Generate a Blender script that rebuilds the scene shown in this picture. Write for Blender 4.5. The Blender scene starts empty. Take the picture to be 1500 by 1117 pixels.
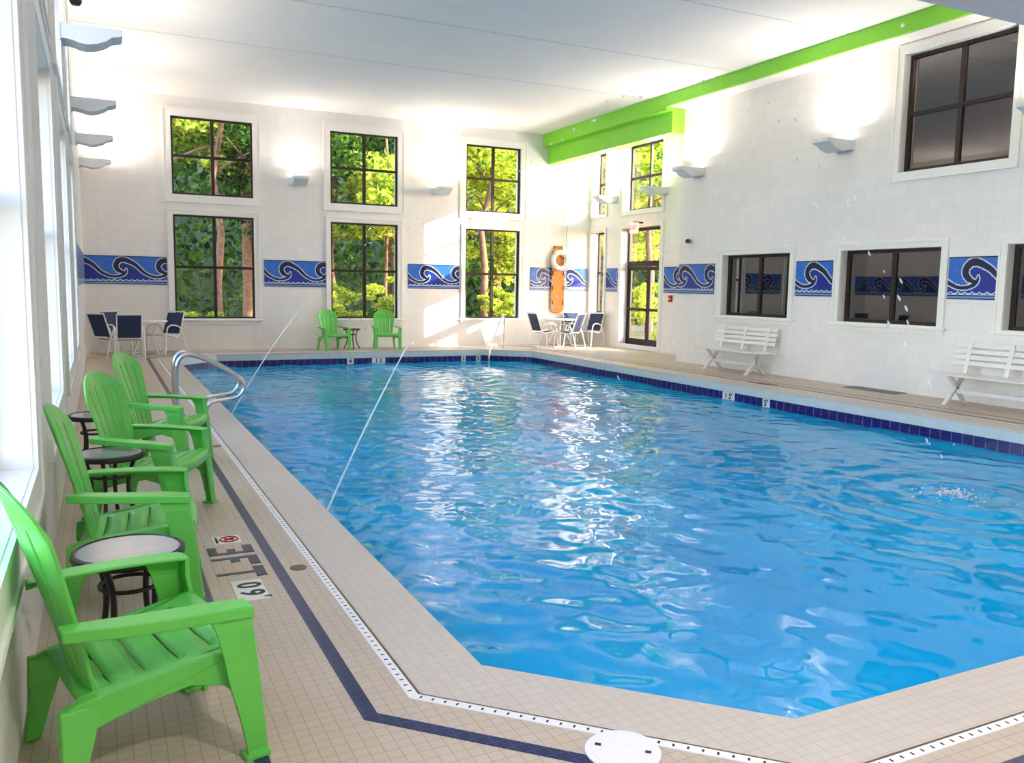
import bpy, bmesh, math, random
import numpy as np
from mathutils import Vector, Matrix, noise

random.seed(7)
C = bpy.context.scene.collection
SC = bpy.context.scene
PI = math.pi

# ---------------------------------------------------------------- camera
cam_d = bpy.data.cameras.new('camera')
cam = bpy.data.objects.new('camera', cam_d); C.objects.link(cam)
r_ = Vector((0.89922365, -0.43719051, 0.0161642)); u_ = Vector((0.03402749, 0.10672847, 0.99370575)); f_ = Vector((0.4361639, 0.89301369, -0.11084949))
cam.matrix_world = Matrix(((r_.x, u_.x, -f_.x, 0), (r_.y, u_.y, -f_.y, 0), (r_.z, u_.z, -f_.z, 1.55), (0, 0, 0, 1)))
cam_d.sensor_width = 36; cam_d.lens = 1235.57 * 36 / 1500; cam_d.clip_start = 0.05; cam_d.clip_end = 400
SC.camera = cam

# ---------------------------------------------------------------- world, sun, exposure
w = bpy.data.worlds.new('sky'); SC.world = w; w.use_nodes = True
nt = w.node_tree; bg = nt.nodes['Background']
sky = nt.nodes.new('ShaderNodeTexSky'); sky.sky_type = 'NISHITA'; sky.sun_disc = False
sky.sun_elevation = math.radians(24); sky.sun_rotation = math.radians(122); sky.air_density = 1.0; sky.dust_density = 0.6
tint = nt.nodes.new('ShaderNodeMix'); tint.data_type = 'RGBA'; tint.blend_type = 'MULTIPLY'; tint.inputs[0].default_value = 1
tint.inputs[7].default_value = (1.12, 0.97, 1.0, 1)      # pinker tint on the skylight, countering the room's cyan cast
nt.links.new(sky.outputs[0], tint.inputs[6]); nt.links.new(tint.outputs[2], bg.inputs[0]); bg.inputs[1].default_value = 1.12

sun_d = bpy.data.lights.new('sun', 'SUN'); sun_d.energy = 7.0; sun_d.angle = math.radians(0.6); sun_d.color = (1.0, 0.93, 0.80)
sun = bpy.data.objects.new('sun', sun_d); C.objects.link(sun)
sun.rotation_euler = Vector((-1.57, 1.0, -0.636)).to_track_quat('-Z', 'Y').to_euler()

SC.view_settings.view_transform = 'Standard'; SC.view_settings.look = 'None'
SC.view_settings.gamma = 1; SC.view_settings.use_curve_mapping = False
SC.view_settings.exposure = 1.1
SC.cycles.max_bounces = 8; SC.cycles.diffuse_bounces = 5; SC.cycles.glossy_bounces = 4; SC.cycles.transmission_bounces = 4
SC.cycles.transparent_max_bounces = 12; SC.cycles.caustics_reflective = False; SC.cycles.caustics_refractive = False
SC.cycles.sample_clamp_indirect = 6

# room dimensions (metres)
D = 20.57      # back wall
R = 11.34      # right wall
L = -0.29      # left wall
CZ = 5.64      # ceiling
W = 12.40      # recessed door wall
AY = 15.04     # where the right wall ends and the alcove starts
SY, SZ = 2.22, 2.60   # low soffit over the near deck
NY = -1.2      # wall behind the viewer
WZ = -0.285    # water level

SCONCE_POWER = 11.5

# ---------------------------------------------------------------- materials
def lin(c):
    return tuple(((v / 255) / 12.92 if v / 255 <= 0.04045 else ((v / 255 + 0.055) / 1.055) ** 2.4) for v in c) + (1,)

def new_mat(name):
    m = bpy.data.materials.new(name); m.use_nodes = True
    return m, m.node_tree, m.node_tree.nodes['Principled BSDF']

def N(nt, t, **kw):
    n = nt.nodes.new(t)
    for k, v in kw.items():
        setattr(n, k, v)
    return n

def simple(name, rgb, rough=0.5, metal=0.0, var=0.05, scale=18, bump=0.0, spec=0.5):
    m, nt, p = new_mat(name)
    p.inputs['Roughness'].default_value = rough; p.inputs['Metallic'].default_value = metal
    p.inputs['Specular IOR Level'].default_value = spec
    c = lin(rgb)
    tc = N(nt, 'ShaderNodeTexCoord'); no = N(nt, 'ShaderNodeTexNoise'); no.inputs['Scale'].default_value = scale; no.inputs['Detail'].default_value = 4
    nt.links.new(tc.outputs['Object'], no.inputs['Vector'])
    cr = N(nt, 'ShaderNodeValToRGB')
    cr.color_ramp.elements[0].position = 0.3; cr.color_ramp.elements[1].position = 0.7
    cr.color_ramp.elements[0].color = tuple(max(0, v * (1 - var)) for v in c[:3]) + (1,)
    cr.color_ramp.elements[1].color = tuple(min(1, v * (1 + var)) for v in c[:3]) + (1,)
    nt.links.new(no.outputs['Fac'], cr.inputs['Fac']); nt.links.new(cr.outputs['Color'], p.inputs['Base Color'])
    if bump:
        b = N(nt, 'ShaderNodeBump'); b.inputs['Strength'].default_value = bump; b.inputs['Distance'].default_value = 0.01
        nt.links.new(no.outputs['Fac'], b.inputs['Height']); nt.links.new(b.outputs['Normal'], p.inputs['Normal'])
    return m

def tiled(name, rgb1, rgb2, grout, size, mortar, axes, rough=0.35, bump=0.25, blotch=0.05, size_y=None, off=0.0, bands=None):
    """square tiles laid in world space; axes picks the two world axes"""
    m, nt, p = new_mat(name)
    p.inputs['Roughness'].default_value = rough
    g = N(nt, 'ShaderNodeNewGeometry'); s = N(nt, 'ShaderNodeSeparateXYZ'); cmb = N(nt, 'ShaderNodeCombineXYZ')
    nt.links.new(g.outputs['Position'], s.inputs[0])
    nt.links.new(s.outputs[axes[0]], cmb.inputs[0]); nt.links.new(s.outputs[axes[1]], cmb.inputs[1])
    bt = N(nt, 'ShaderNodeTexBrick'); bt.offset = off; bt.squash = 1
    bt.inputs['Scale'].default_value = 1; bt.inputs['Brick Width'].default_value = size
    bt.inputs['Row Height'].default_value = size_y or size; bt.inputs['Mortar Size'].default_value = mortar
    bt.inputs['Mortar Smooth'].default_value = 0.3
    bt.inputs['Color1'].default_value = lin(rgb1); bt.inputs['Color2'].default_value = lin(rgb2); bt.inputs['Mortar'].default_value = lin(grout)
    nt.links.new(cmb.outputs[0], bt.inputs['Vector'])
    no = N(nt, 'ShaderNodeTexNoise'); no.inputs['Scale'].default_value = 1.3; no.inputs['Detail'].default_value = 5
    nt.links.new(g.outputs['Position'], no.inputs['Vector'])
    mr = N(nt, 'ShaderNodeMapRange'); mr.inputs['From Min'].default_value = 0.3; mr.inputs['From Max'].default_value = 0.7
    mr.inputs['To Min'].default_value = 1 - blotch; mr.inputs['To Max'].default_value = 1 + blotch
    nt.links.new(no.outputs['Fac'], mr.inputs[0])
    vm = N(nt, 'ShaderNodeVectorMath', operation='SCALE')
    nt.links.new(bt.outputs['Color'], vm.inputs[0]); nt.links.new(mr.outputs[0], vm.inputs['Scale'])
    nt.links.new(vm.outputs[0], p.inputs['Base Color'])
    inv = N(nt, 'ShaderNodeMath', operation='SUBTRACT'); inv.inputs[0].default_value = 1
    nt.links.new(bt.outputs['Fac'], inv.inputs[1])
    b = N(nt, 'ShaderNodeBump'); b.inputs['Strength'].default_value = bump; b.inputs['Distance'].default_value = 0.004
    nt.links.new(inv.outputs[0], b.inputs['Height']); nt.links.new(b.outputs['Normal'], p.inputs['Normal'])
    return m

def glass_mat(name, tint, ior=1.5, rough=0.0, boost=0.0):
    m, nt, p = new_mat(name); nt.nodes.remove(p)
    out = nt.nodes['Material Output']
    tr = N(nt, 'ShaderNodeBsdfTransparent'); tr.inputs[0].default_value = tint + (1,)
    gl = N(nt, 'ShaderNodeBsdfGlossy'); gl.inputs['Roughness'].default_value = rough; gl.inputs[0].default_value = (1, 1, 1, 1)
    fr = N(nt, 'ShaderNodeFresnel'); gg = N(nt, 'ShaderNodeNewGeometry')      # same reflectance from either side of the pane
    mi = N(nt, 'ShaderNodeMapRange'); mi.inputs['To Min'].default_value = ior; mi.inputs['To Max'].default_value = 1 / ior
    nt.links.new(gg.outputs['Backfacing'], mi.inputs[0]); nt.links.new(mi.outputs[0], fr.inputs[0])
    ad = N(nt, 'ShaderNodeMath', operation='ADD'); ad.use_clamp = True; ad.inputs[1].default_value = boost
    nt.links.new(fr.outputs[0], ad.inputs[0])
    mx = N(nt, 'ShaderNodeMixShader')
    nt.links.new(ad.outputs[0], mx.inputs[0]); nt.links.new(tr.outputs[0], mx.inputs[1]); nt.links.new(gl.outputs[0], mx.inputs[2])
    nt.links.new(mx.outputs[0], out.inputs[0])
    return m

def emis(name, rgb, strength):
    m, nt, p = new_mat(name)
    p.inputs['Base Color'].default_value = lin(rgb); p.inputs['Emission Color'].default_value = lin(rgb); p.inputs['Emission Strength'].default_value = strength
    return m

WHITE_TILE = ((238, 233, 229), (234, 229, 225), (226, 221, 216))
M = {}
M['wall_x'] = tiled('wall_tile_side', *WHITE_TILE, 0.203, 0.004, (1, 2), rough=0.4, bump=0.13, blotch=0.02)
M['wall_y'] = tiled('wall_tile_end', *WHITE_TILE, 0.203, 0.004, (0, 2), rough=0.4, bump=0.13, blotch=0.02)
M['deck'] = tiled('deck_mosaic', (196, 178, 160), (191, 173, 155), (166, 150, 133), 0.0505, 0.0022, (0, 1), rough=0.42, bump=0.3, blotch=0.05)
M['coping'] = tiled('coping_tile', (204, 191, 179), (200, 187, 175), (182, 169, 157), 0.0505, 0.0018, (0, 1), rough=0.4, bump=0.2, blotch=0.03)
M['bluetile'] = tiled('blue_mosaic', (26, 38, 84), (22, 34, 76), (62, 74, 122), 0.0505, 0.0016, (0, 1), rough=0.3, bump=0.3, blotch=0.08)
M['ceiling'] = simple('ceiling_paint', (242, 234, 225), 0.85, var=0.015, scale=2)
M['trimw'] = simple('white_trim_paint', (238, 235, 229), 0.4, var=0.01)
M['soffit'] = simple('soffit_paint', (205, 208, 212), 0.8, var=0.01)
M['green_paint'] = simple('green_beam_paint', (134, 214, 52), 0.45, var=0.03, scale=3)
M['bronze'] = simple('dark_bronze_metal', (46, 36, 32), 0.4, metal=0.3, var=0.1)
M['glass'] = glass_mat('window_glass', (0.95, 0.97, 0.95), 1.28)
M['darkglass'] = glass_mat('tinted_window_glass', (0.45, 0.42, 0.42), 1.5, 0.01, 0.10)
M['green_plastic'] = simple('green_plastic', (96, 192, 78), 0.33, var=0.04, scale=6)
M['black_metal'] = simple('black_metal', (34, 28, 28), 0.4, var=0.1)
M['table_glass'] = simple('frosted_table_glass', (142, 140, 134), 0.12, var=0.06, scale=12)
M['white_metal'] = simple('white_powder_coat', (240, 238, 232), 0.35, var=0.02)
M['sling'] = simple('navy_sling_fabric', (40, 54, 92), 0.7, var=0.1, scale=60)
M['bench'] = simple('bench_white_plastic', (226, 224, 220), 0.45, var=0.03)
M['chrome'] = simple('stainless_steel', (205, 202, 200), 0.16, metal=1.0, var=0.03)
M['sconce'] = simple('sconce_enamel', (214, 218, 220), 0.45, var=0.02)
M['lamp'] = emis('sconce_lamp', (255, 246, 232), 9)
M['orange'] = simple('orange_backboard', (214, 128, 32), 0.4, var=0.08, scale=8)
M['buoy'] = simple('white_ring_foam', (240, 236, 228), 0.5, var=0.03)
M['pole'] = simple('aluminium_pole', (176, 178, 168), 0.35, metal=0.4, var=0.05)
M['red'] = simple('red_plastic', (190, 36, 30), 0.4, var=0.03)
M['exit'] = emis('exit_sign_face', (250, 176, 160), 0.7)
M['exit_text'] = emis('exit_sign_letters', (255, 80, 80), 0.9)
M['black'] = simple('black_ink', (22, 20, 24), 0.5, var=0.02)
M['navyblock'] = simple('navy_marker_tile', (26, 36, 66), 0.35, var=0.1, scale=40)
M['plaque'] = simple('white_marker_tile', (226, 220, 212), 0.3, var=0.02)
M['brass'] = simple('brass_drain', (112, 90, 60), 0.4, metal=0.5, var=0.2)
M['drainw'] = simple('white_drain_plastic', (236, 232, 232), 0.4, var=0.02)
M['poolshell'] = simple('pool_plaster', (150, 205, 225), 0.6, var=0.04, scale=2)
M['copingface'] = simple('coping_lip', (198, 204, 200), 0.45, var=0.04, scale=9)
M['brick'] = simple('room_paint_brown', (120, 92, 78), 0.8, var=0.1, scale=3)
M['greyroom'] = simple('room_paint_grey', (96, 98, 106), 0.8, var=0.1, scale=3)
M['mat'] = simple('grey_mat_rubber', (112, 110, 108), 0.8, var=0.1)
M['sky_blue'] = simple('mural_sky_blue', (46, 104, 196), 0.3, var=0.14, scale=9)
M['navy'] = simple('mural_navy', (20, 22, 52), 0.3, var=0.15, scale=12)
M['royal'] = simple('mural_royal_blue', (22, 44, 140), 0.3, var=0.14, scale=9)
M['pale'] = simple('mural_pale_line', (196, 212, 240), 0.3, var=0.05)
M['slate'] = simple('mural_grey_blue', (110, 150, 200), 0.3, var=0.1)

def navy_band():
    m, nt, p = new_mat('waterline_navy_tile')
    p.inputs['Roughness'].default_value = 0.2
    uv = N(nt, 'ShaderNodeUVMap'); bt = N(nt, 'ShaderNodeTexBrick'); bt.offset = 0
    bt.inputs['Scale'].default_value = 1; bt.inputs['Brick Width'].default_value = 0.152; bt.inputs['Row Height'].default_value = 0.152
    bt.inputs['Mortar Size'].default_value = 0.004; bt.inputs['Color1'].default_value = lin((24, 24, 98)); bt.inputs['Color2'].default_value = lin((38, 28, 92))
    bt.inputs['Mortar'].default_value = lin((118, 108, 180)); bt.inputs['Mortar Smooth'].default_value = 0.2
    nt.links.new(uv.outputs[0], bt.inputs['Vector'])
    no = N(nt, 'ShaderNodeTexNoise'); no.inputs['Scale'].default_value = 14; nt.links.new(uv.outputs[0], no.inputs['Vector'])
    mr = N(nt, 'ShaderNodeMapRange'); mr.inputs['From Min'].default_value = 0.35; mr.inputs['From Max'].default_value = 0.65; mr.inputs['To Min'].default_value = 0.6; mr.inputs['To Max'].default_value = 1.35
    nt.links.new(no.outputs['Fac'], mr.inputs[0])
    vm = N(nt, 'ShaderNodeVectorMath', operation='SCALE'); nt.links.new(bt.outputs['Color'], vm.inputs[0]); nt.links.new(mr.outputs[0], vm.inputs['Scale'])
    nt.links.new(vm.outputs[0], p.inputs['Base Color'])
    return m
M['navyband'] = navy_band()

def water_mat():
    m, nt, p = new_mat('pool_water')
    out = nt.nodes['Material Output']
    nt.nodes.remove(p)
    g = N(nt, 'ShaderNodeNewGeometry')
    n2 = N(nt, 'ShaderNodeTexNoise'); n2.inputs['Scale'].default_value = 0.35; n2.inputs['Detail'].default_value = 2
    nt.links.new(g.outputs['Position'], n2.inputs['Vector'])
    body = N(nt, 'ShaderNodeBsdfDiffuse')
    cr = N(nt, 'ShaderNodeValToRGB'); cr.color_ramp.elements[0].position = 0.35; cr.color_ramp.elements[1].position = 0.65
    cr.color_ramp.elements[0].color = lin((0, 166, 236)); cr.color_ramp.elements[1].color = lin((0, 186, 250))
    nt.links.new(n2.outputs['Fac'], cr.inputs['Fac']); nt.links.new(cr.outputs[0], body.inputs['Color'])
    tr = N(nt, 'ShaderNodeBsdfTransparent'); tr.inputs[0].default_value = (0.25, 0.78, 0.95, 1)
    mx1 = N(nt, 'ShaderNodeMixShader'); mx1.inputs[0].default_value = 0.8
    nt.links.new(tr.outputs[0], mx1.inputs[1]); nt.links.new(body.outputs[0], mx1.inputs[2])
    gl = N(nt, 'ShaderNodeBsdfGlossy'); gl.inputs['Roughness'].default_value = 0.006
    fr = N(nt, 'ShaderNodeFresnel'); fr.inputs[0].default_value = 1.36
    mx2 = N(nt, 'ShaderNodeMixShader'); nt.links.new(fr.outputs[0], mx2.inputs[0]); nt.links.new(mx1.outputs[0], mx2.inputs[1]); nt.links.new(gl.outputs[0], mx2.inputs[2])
    nt.links.new(mx2.outputs[0], out.inputs[0])
    return m
M['water'] = water_mat()

def spray_mat():
    m, nt, p = new_mat('clear_water_stream')
    p.inputs['Base Color'].default_value = (0.97, 0.99, 1, 1); p.inputs['Roughness'].default_value = 0.3; p.inputs['Alpha'].default_value = 0.5
    return m
M['spray'] = spray_mat()

def leaf_mat(name, c1, c2):
    m, nt, p = new_mat(name); nt.nodes.remove(p); out = nt.nodes['Material Output']
    g = N(nt, 'ShaderNodeNewGeometry'); no = N(nt, 'ShaderNodeTexNoise'); no.inputs['Scale'].default_value = 1.2; no.inputs['Detail'].default_value = 4
    nt.links.new(g.outputs['Position'], no.inputs['Vector'])
    ad = N(nt, 'ShaderNodeMath', operation='ADD'); mu = N(nt, 'ShaderNodeMath', operation='MULTIPLY'); mu.inputs[1].default_value = 0.45
    nt.links.new(g.outputs['Random Per Island'], mu.inputs[0]); nt.links.new(mu.outputs[0], ad.inputs[0]); nt.links.new(no.outputs['Fac'], ad.inputs[1])
    cr = N(nt, 'ShaderNodeValToRGB'); cr.color_ramp.elements[0].position = 0.45; cr.color_ramp.elements[1].position = 0.95
    cr.color_ramp.elements[0].color = lin(c1); cr.color_ramp.elements[1].color = lin(c2)
    nt.links.new(ad.outputs[0], cr.inputs[0])
    d = N(nt, 'ShaderNodeBsdfDiffuse'); t = N(nt, 'ShaderNodeBsdfTranslucent')
    nt.links.new(cr.outputs[0], d.inputs[0]); nt.links.new(cr.outputs[0], t.inputs[0])
    mx = N(nt, 'ShaderNodeMixShader'); mx.inputs[0].default_value = 0.45
    nt.links.new(d.outputs[0], mx.inputs[1]); nt.links.new(t.outputs[0], mx.inputs[2]); nt.links.new(mx.outputs[0], out.inputs[0])
    return m
M['leaf'] = leaf_mat('sunlit_maple_leaves', (70, 118, 28), (236, 238, 92))  # yellow end of the ramp carries the sunlight on the near leaves
M['leaf_dark'] = leaf_mat('shade_leaves', (16, 34, 14), (88, 124, 44))  # shade inside the wood is put into this darker colour
M['bark'] = simple('tree_bark', (122, 88, 66), 0.9, var=0.35, scale=9, bump=0.6)
M['hill'] = simple('wooded_hillside', (44, 62, 30), 0.95, var=0.5, scale=.8)
M['soil'] = simple('forest_ground', (92, 84, 56), 0.95, var=0.35, scale=1.6)

# ---------------------------------------------------------------- mesh helpers
class MB:
    def __init__(s): s.v = []; s.f = []; s.sm = []; s.mi = []; s.m = 0
    def add(s, vs, fs, smooth=False):
        o = len(s.v); s.v += [tuple(v) for v in vs]
        for f in fs: s.f.append(tuple(i + o for i in f)); s.sm.append(smooth); s.mi.append(s.m)
        return s
    def box(s, x0, x1, y0, y1, z0, z1):
        vs = [(x, y, z) for x in (x0, x1) for y in (y0, y1) for z in (z0, z1)]
        return s.add(vs, [(0, 1, 3, 2), (4, 6, 7, 5), (0, 4, 5, 1), (2, 3, 7, 6), (0, 2, 6, 4), (1, 5, 7, 3)])
    def hexa(s, b, t):
        """8 corners: bottom 4 and top 4, same winding"""
        return s.add(list(b) + list(t), [(3, 2, 1, 0), (4, 5, 6, 7), (0, 1, 5, 4), (1, 2, 6, 5), (2, 3, 7, 6), (3, 0, 4, 7)])
    def prism(s, poly, axis, a, b, bev=0.0):
        """poly = 2D points in the two other axes (order x,y,z minus axis), pushed from a to b along axis"""
        n = len(poly)
        def P(p, h):
            return (h, p[0], p[1]) if axis == 0 else ((p[0], h, p[1]) if axis == 1 else (p[0], p[1], h))
        vs = [P(p, a) for p in poly] + [P(p, b) for p in poly]
        fs = [tuple(range(n))[::-1], tuple(range(n, 2 * n))] + [(i, (i + 1) % n, n + (i + 1) % n, n + i) for i in range(n)]
        return s.add(vs, fs)
    def tube(s, pts, r, n=8, cap=True):
        pts = [Vector(p) for p in pts]; m = len(pts)
        rs = r if isinstance(r, (list, tuple)) else [r] * m
        rings = []; ref = None
        for i, p in enumerate(pts):
            t = (pts[min(i + 1, m - 1)] - pts[max(i - 1, 0)]).normalized()
            if ref is None:
                ref = Vector((0, 0, 1)) if abs(t.z) < 0.9 else Vector((1, 0, 0))
            a = (ref - t * ref.dot(t)).normalized(); b = t.cross(a); ref = a
            rings.append([p + (a * math.cos(2 * PI * k / n) + b * math.sin(2 * PI * k / n)) * rs[i] for k in range(n)])
        vs = [v for rg in rings for v in rg]
        fs = [(i * n + k, i * n + (k + 1) % n, (i + 1) * n + (k + 1) % n, (i + 1) * n + k) for i in range(m - 1) for k in range(n)]
        s.add(vs, fs, True)
        if cap: s.add(rings[0], [tuple(range(n))[::-1]]); s.add(rings[-1], [tuple(range(n))])
        return s
    def loft(s, secs):
        n = len(secs[0]); vs = [p for q in secs for p in q]
        fs = [(i * n + k, i * n + (k + 1) % n, (i + 1) * n + (k + 1) % n, (i + 1) * n + k) for i in range(len(secs) - 1) for k in range(n)]
        fs += [tuple(range(n))[::-1], tuple(range((len(secs) - 1) * n, len(secs) * n))]
        return s.add(vs, fs)
    def lathe(s, prof, c=(0, 0, 0), n=40):
        m = len(prof)
        vs = [(c[0] + r * math.cos(2 * PI * k / n), c[1] + r * math.sin(2 * PI * k / n), c[2] + z) for r, z in prof for k in range(n)]
        fs = [(i * n + k, i * n + (k + 1) % n, (i + 1) * n + (k + 1) % n, (i + 1) * n + k) for i in range(m - 1) for k in range(n)]
        s.add(vs, fs, False)
        s.add([vs[k] for k in range(n)], [tuple(range(n))[::-1]]); s.add([vs[(m - 1) * n + k] for k in range(n)], [tuple(range(n))])
        return s
    def build(s, name, mat, parent=None, bevel=0.0, seg=2):
        me = bpy.data.meshes.new(name); me.from_pydata(s.v, [], s.f); me.update()
        me.polygons.foreach_set('use_smooth', s.sm)
        mats = mat if isinstance(mat, (list, tuple)) else [mat]
        for q in mats: me.materials.append(q)
        me.polygons.foreach_set('material_index', s.mi)
        o = bpy.data.objects.new(name, me); C.objects.link(o)
        bm = bmesh.new(); bm.from_mesh(me); bmesh.ops.recalc_face_normals(bm, faces=bm.faces[:]); bm.to_mesh(me); bm.free()
        if parent is not None: o.parent = parent
        if bevel:
            b = o.modifiers.new('bevel', 'BEVEL'); b.width = bevel; b.segments = seg; b.limit_method = 'ANGLE'; b.angle_limit = math.radians(40)
        return o

def arc(pts, k=6):
    """smooth a polyline with Catmull-Rom"""
    P = [Vector(p) for p in pts]; P = [P[0]] + P + [P[-1]]; out = []
    for i in range(1, len(P) - 2):
        for j in range(k):
            t = j / k; a, b, c, d = P[i - 1:i + 3]
            out.append(0.5 * ((2 * b) + (-a + c) * t + (2 * a - 5 * b + 4 * c - d) * t * t + (-a + 3 * b - 3 * c + d) * t ** 3))
    out.append(P[-2]); return out

def tag(o, label=None, cat=None, group=None, kind=None):
    for k, v in (('label', label), ('category', cat), ('group', group), ('kind', kind)):
        if v: o[k] = v
    return o
def thing(name, label, cat, loc=(0, 0, 0), rz=0.0, group=None, kind=None):
    o = bpy.data.objects.new(name, None); C.objects.link(o); o.location = loc; o.rotation_euler = (0, 0, rz)
    o.empty_display_size = 0.1
    return tag(o, label, cat, group, kind)
def struct(name, mb, mat, bevel=0.0):
    return tag(mb.build(name, mat, bevel=bevel), kind='structure')
def copy_thing(root, loc, rz, label, group=None):
    r = root.copy(); C.objects.link(r); r.location = loc; r.rotation_euler = (0, 0, rz); r['label'] = label
    if group: r['group'] = group
    for ch in list(root.children):
        c = ch.copy(); C.objects.link(c); c.parent = r
        for g in list(ch.children):
            d = g.copy(); C.objects.link(d); d.parent = c
    return r

def text_mesh(name, body, size, mat, parent=None, bold=0.0, extrude=0.001):
    cu = bpy.data.curves.new(name, 'FONT'); cu.body = body; cu.size = size; cu.extrude = extrude; cu.offset = bold
    cu.align_x = 'CENTER'; cu.align_y = 'CENTER'
    t = bpy.data.objects.new(name + '_tmp', cu); C.objects.link(t)
    dg = bpy.context.evaluated_depsgraph_get(); me = bpy.data.meshes.new_from_object(t.evaluated_get(dg)); me.name = name
    bpy.data.objects.remove(t)
    me.materials.clear(); me.materials.append(mat)
    o = bpy.data.objects.new(name, me); C.objects.link(o)
    if parent: o.parent = parent
    return o

# ---------------------------------------------------------------- walls
def wall_cells(mb, axis, p0, p1, a0, a1, z0, z1, holes):
    """wall slab between p0..p1 on `axis`, spanning a0..a1 horizontally; holes = (a0,a1,z0,z1)"""
    A = sorted({a0, a1} | {h[0] for h in holes} | {h[1] for h in holes}); Z = sorted({z0, z1} | {h[2] for h in holes} | {h[3] for h in holes})
    A = [a for a in A if a0 <= a <= a1]; Z = [z for z in Z if z0 <= z <= z1]
    for i in range(len(A) - 1):
        run = None
        for j in range(len(Z) - 1):
            ac, zc = (A[i] + A[i + 1]) / 2, (Z[j] + Z[j + 1]) / 2
            solid = not any(h[0] < ac < h[1] and h[2] < zc < h[3] for h in holes)
            if solid and run is None: run = Z[j]
            if run is not None and (not solid or j == len(Z) - 2):
                top = Z[j + 1] if solid else Z[j]
                if axis == 1: mb.box(A[i], A[i + 1], p0, p1, run, top)
                else: mb.box(p0, p1, A[i], A[i + 1], run, top)
                run = None

TH = 0.28
back_cols = [(1.53, 3.29), (5.09, 6.79), (8.63, 10.21)]
ZL0, ZL1, ZU0, ZU1 = 0.72, 3.06, 3.50, 5.21
holes = [(a, b, z0, z1) for a, b in back_cols for z0, z1 in ((ZL0, ZL1), (ZU0, ZU1))]
mb = MB(); wall_cells(mb, 1, D, D + TH, L - TH, W + TH, 0, CZ, holes); struct('wall_back', mb, M['wall_y'])

left_win = [(-0.48, 1.27), (2.46, 4.21), (5.40, 7.15), (8.34, 10.09), (11.28, 12.70)]
holes = [(a, b, z0, z1) for a, b in left_win for z0, z1 in ((ZL0, ZL1), (ZU0, ZU1))]
mb = MB(); wall_cells(mb, 0, L - TH, L, NY, D, 0, CZ, holes); struct('wall_left', mb, M['wall_x'])

RL = [(11.74, 13.60), (8.65, 10.56), (5.62, 7.62)]; RZ0, RZ1 = 1.06, 2.26
RU = (7.71, 9.52); RUZ = (3.43, 5.22)
holes = [(a, b, RZ0, RZ1) for a, b in RL] + [(RU[0], RU[1], RUZ[0], RUZ[1])]
mb = MB(); wall_cells(mb, 0, R, R + TH, NY, AY, 0, CZ, holes); struct('wall_right', mb, M['wall_x'])
mb = MB(); mb.box(R + TH, W, AY - 0.2, AY, 0, CZ); struct('wall_alcove', mb, M['wall_y'])

DO = (17.22, 18.93)      # door opening
NWIN = (19.78, 20.46)    # narrow windows
holes = [(DO[0], DO[1], 0, 3.12), (DO[0], DO[1], 3.57, 5.25), (NWIN[0], NWIN[1], 0.88, 3.10), (NWIN[0], NWIN[1], 3.57, 5.25)]
mb = MB(); wall_cells(mb, 0, W, W + 0.32, AY - 0.2, D, 0, CZ, holes); struct('wall_door_side', mb, M['wall_x'])
mb = MB(); mb.box(L - TH, R + TH, NY - TH, NY, 0, CZ); struct('wall_near', mb, M['wall_y'])

mb = MB(); mb.box(L - TH, W + TH + 0.1, NY - TH, D + TH, CZ, CZ + 0.3); struct('ceiling', mb, M['ceiling'])
# shallow plank joints across the ceiling
mb = MB()
for y in (15.6, 12.9, 10.2, 7.5): mb.box(L, 10.85, y, y + 0.02, CZ - 0.004, CZ + 0.001)
struct('trim_1', mb, M['soffit'])
mb = MB(); mb.box(L, R, NY, SY, SZ, CZ); struct('ceiling_low', mb, M['soffit'])

# green beams
mb = MB(); mb.box(10.86, 10.93, SY, D, 5.385, CZ); struct('trim_2', mb, M['green_paint'])
mb = MB(); mb.box(11.02, R, AY, D, 4.87, CZ); struct('trim_3', mb, M['green_paint'])
mb = MB(); mb.box(10.86, 11.02, AY, D, 5.31, 5.385); struct('trim_4', mb, M['green_paint'])
mb = MB(); mb.box(10.93, R, SY, AY, 5.387, 5.42); struct('trim_13', mb, M['ceiling'])

# ---------------------------------------------------------------- windows
wn = [0]
def casing(mb, axis, face, sgn, a0, a1, z0, z1, w=0.10, t=0.02):
    """flat white casing on the room face of a wall; sgn = direction into the room"""
    p0, p1 = sorted((face, face + sgn * t))
    for (b0, b1, c0, c1) in ((a0 - w, a0, z0 - w, z1 + w), (a1, a1 + w, z0 - w, z1 + w), (a0, a1, z1, z1 + w), (a0, a1, z0 - w, z0)):
        if axis == 1: mb.box(b0, b1, p0, p1, c0, c1)
        else: mb.box(p0, p1, b0, b1, c0, c1)
def slab(mb, axis, p0, p1, a0, a1, z0, z1):
    p0, p1 = min(p0, p1), max(p0, p1)
    if axis == 1: mb.box(a0, a1, p0, p1, z0, z1)
    else: mb.box(p0, p1, a0, a1, z0, z1)

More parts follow.
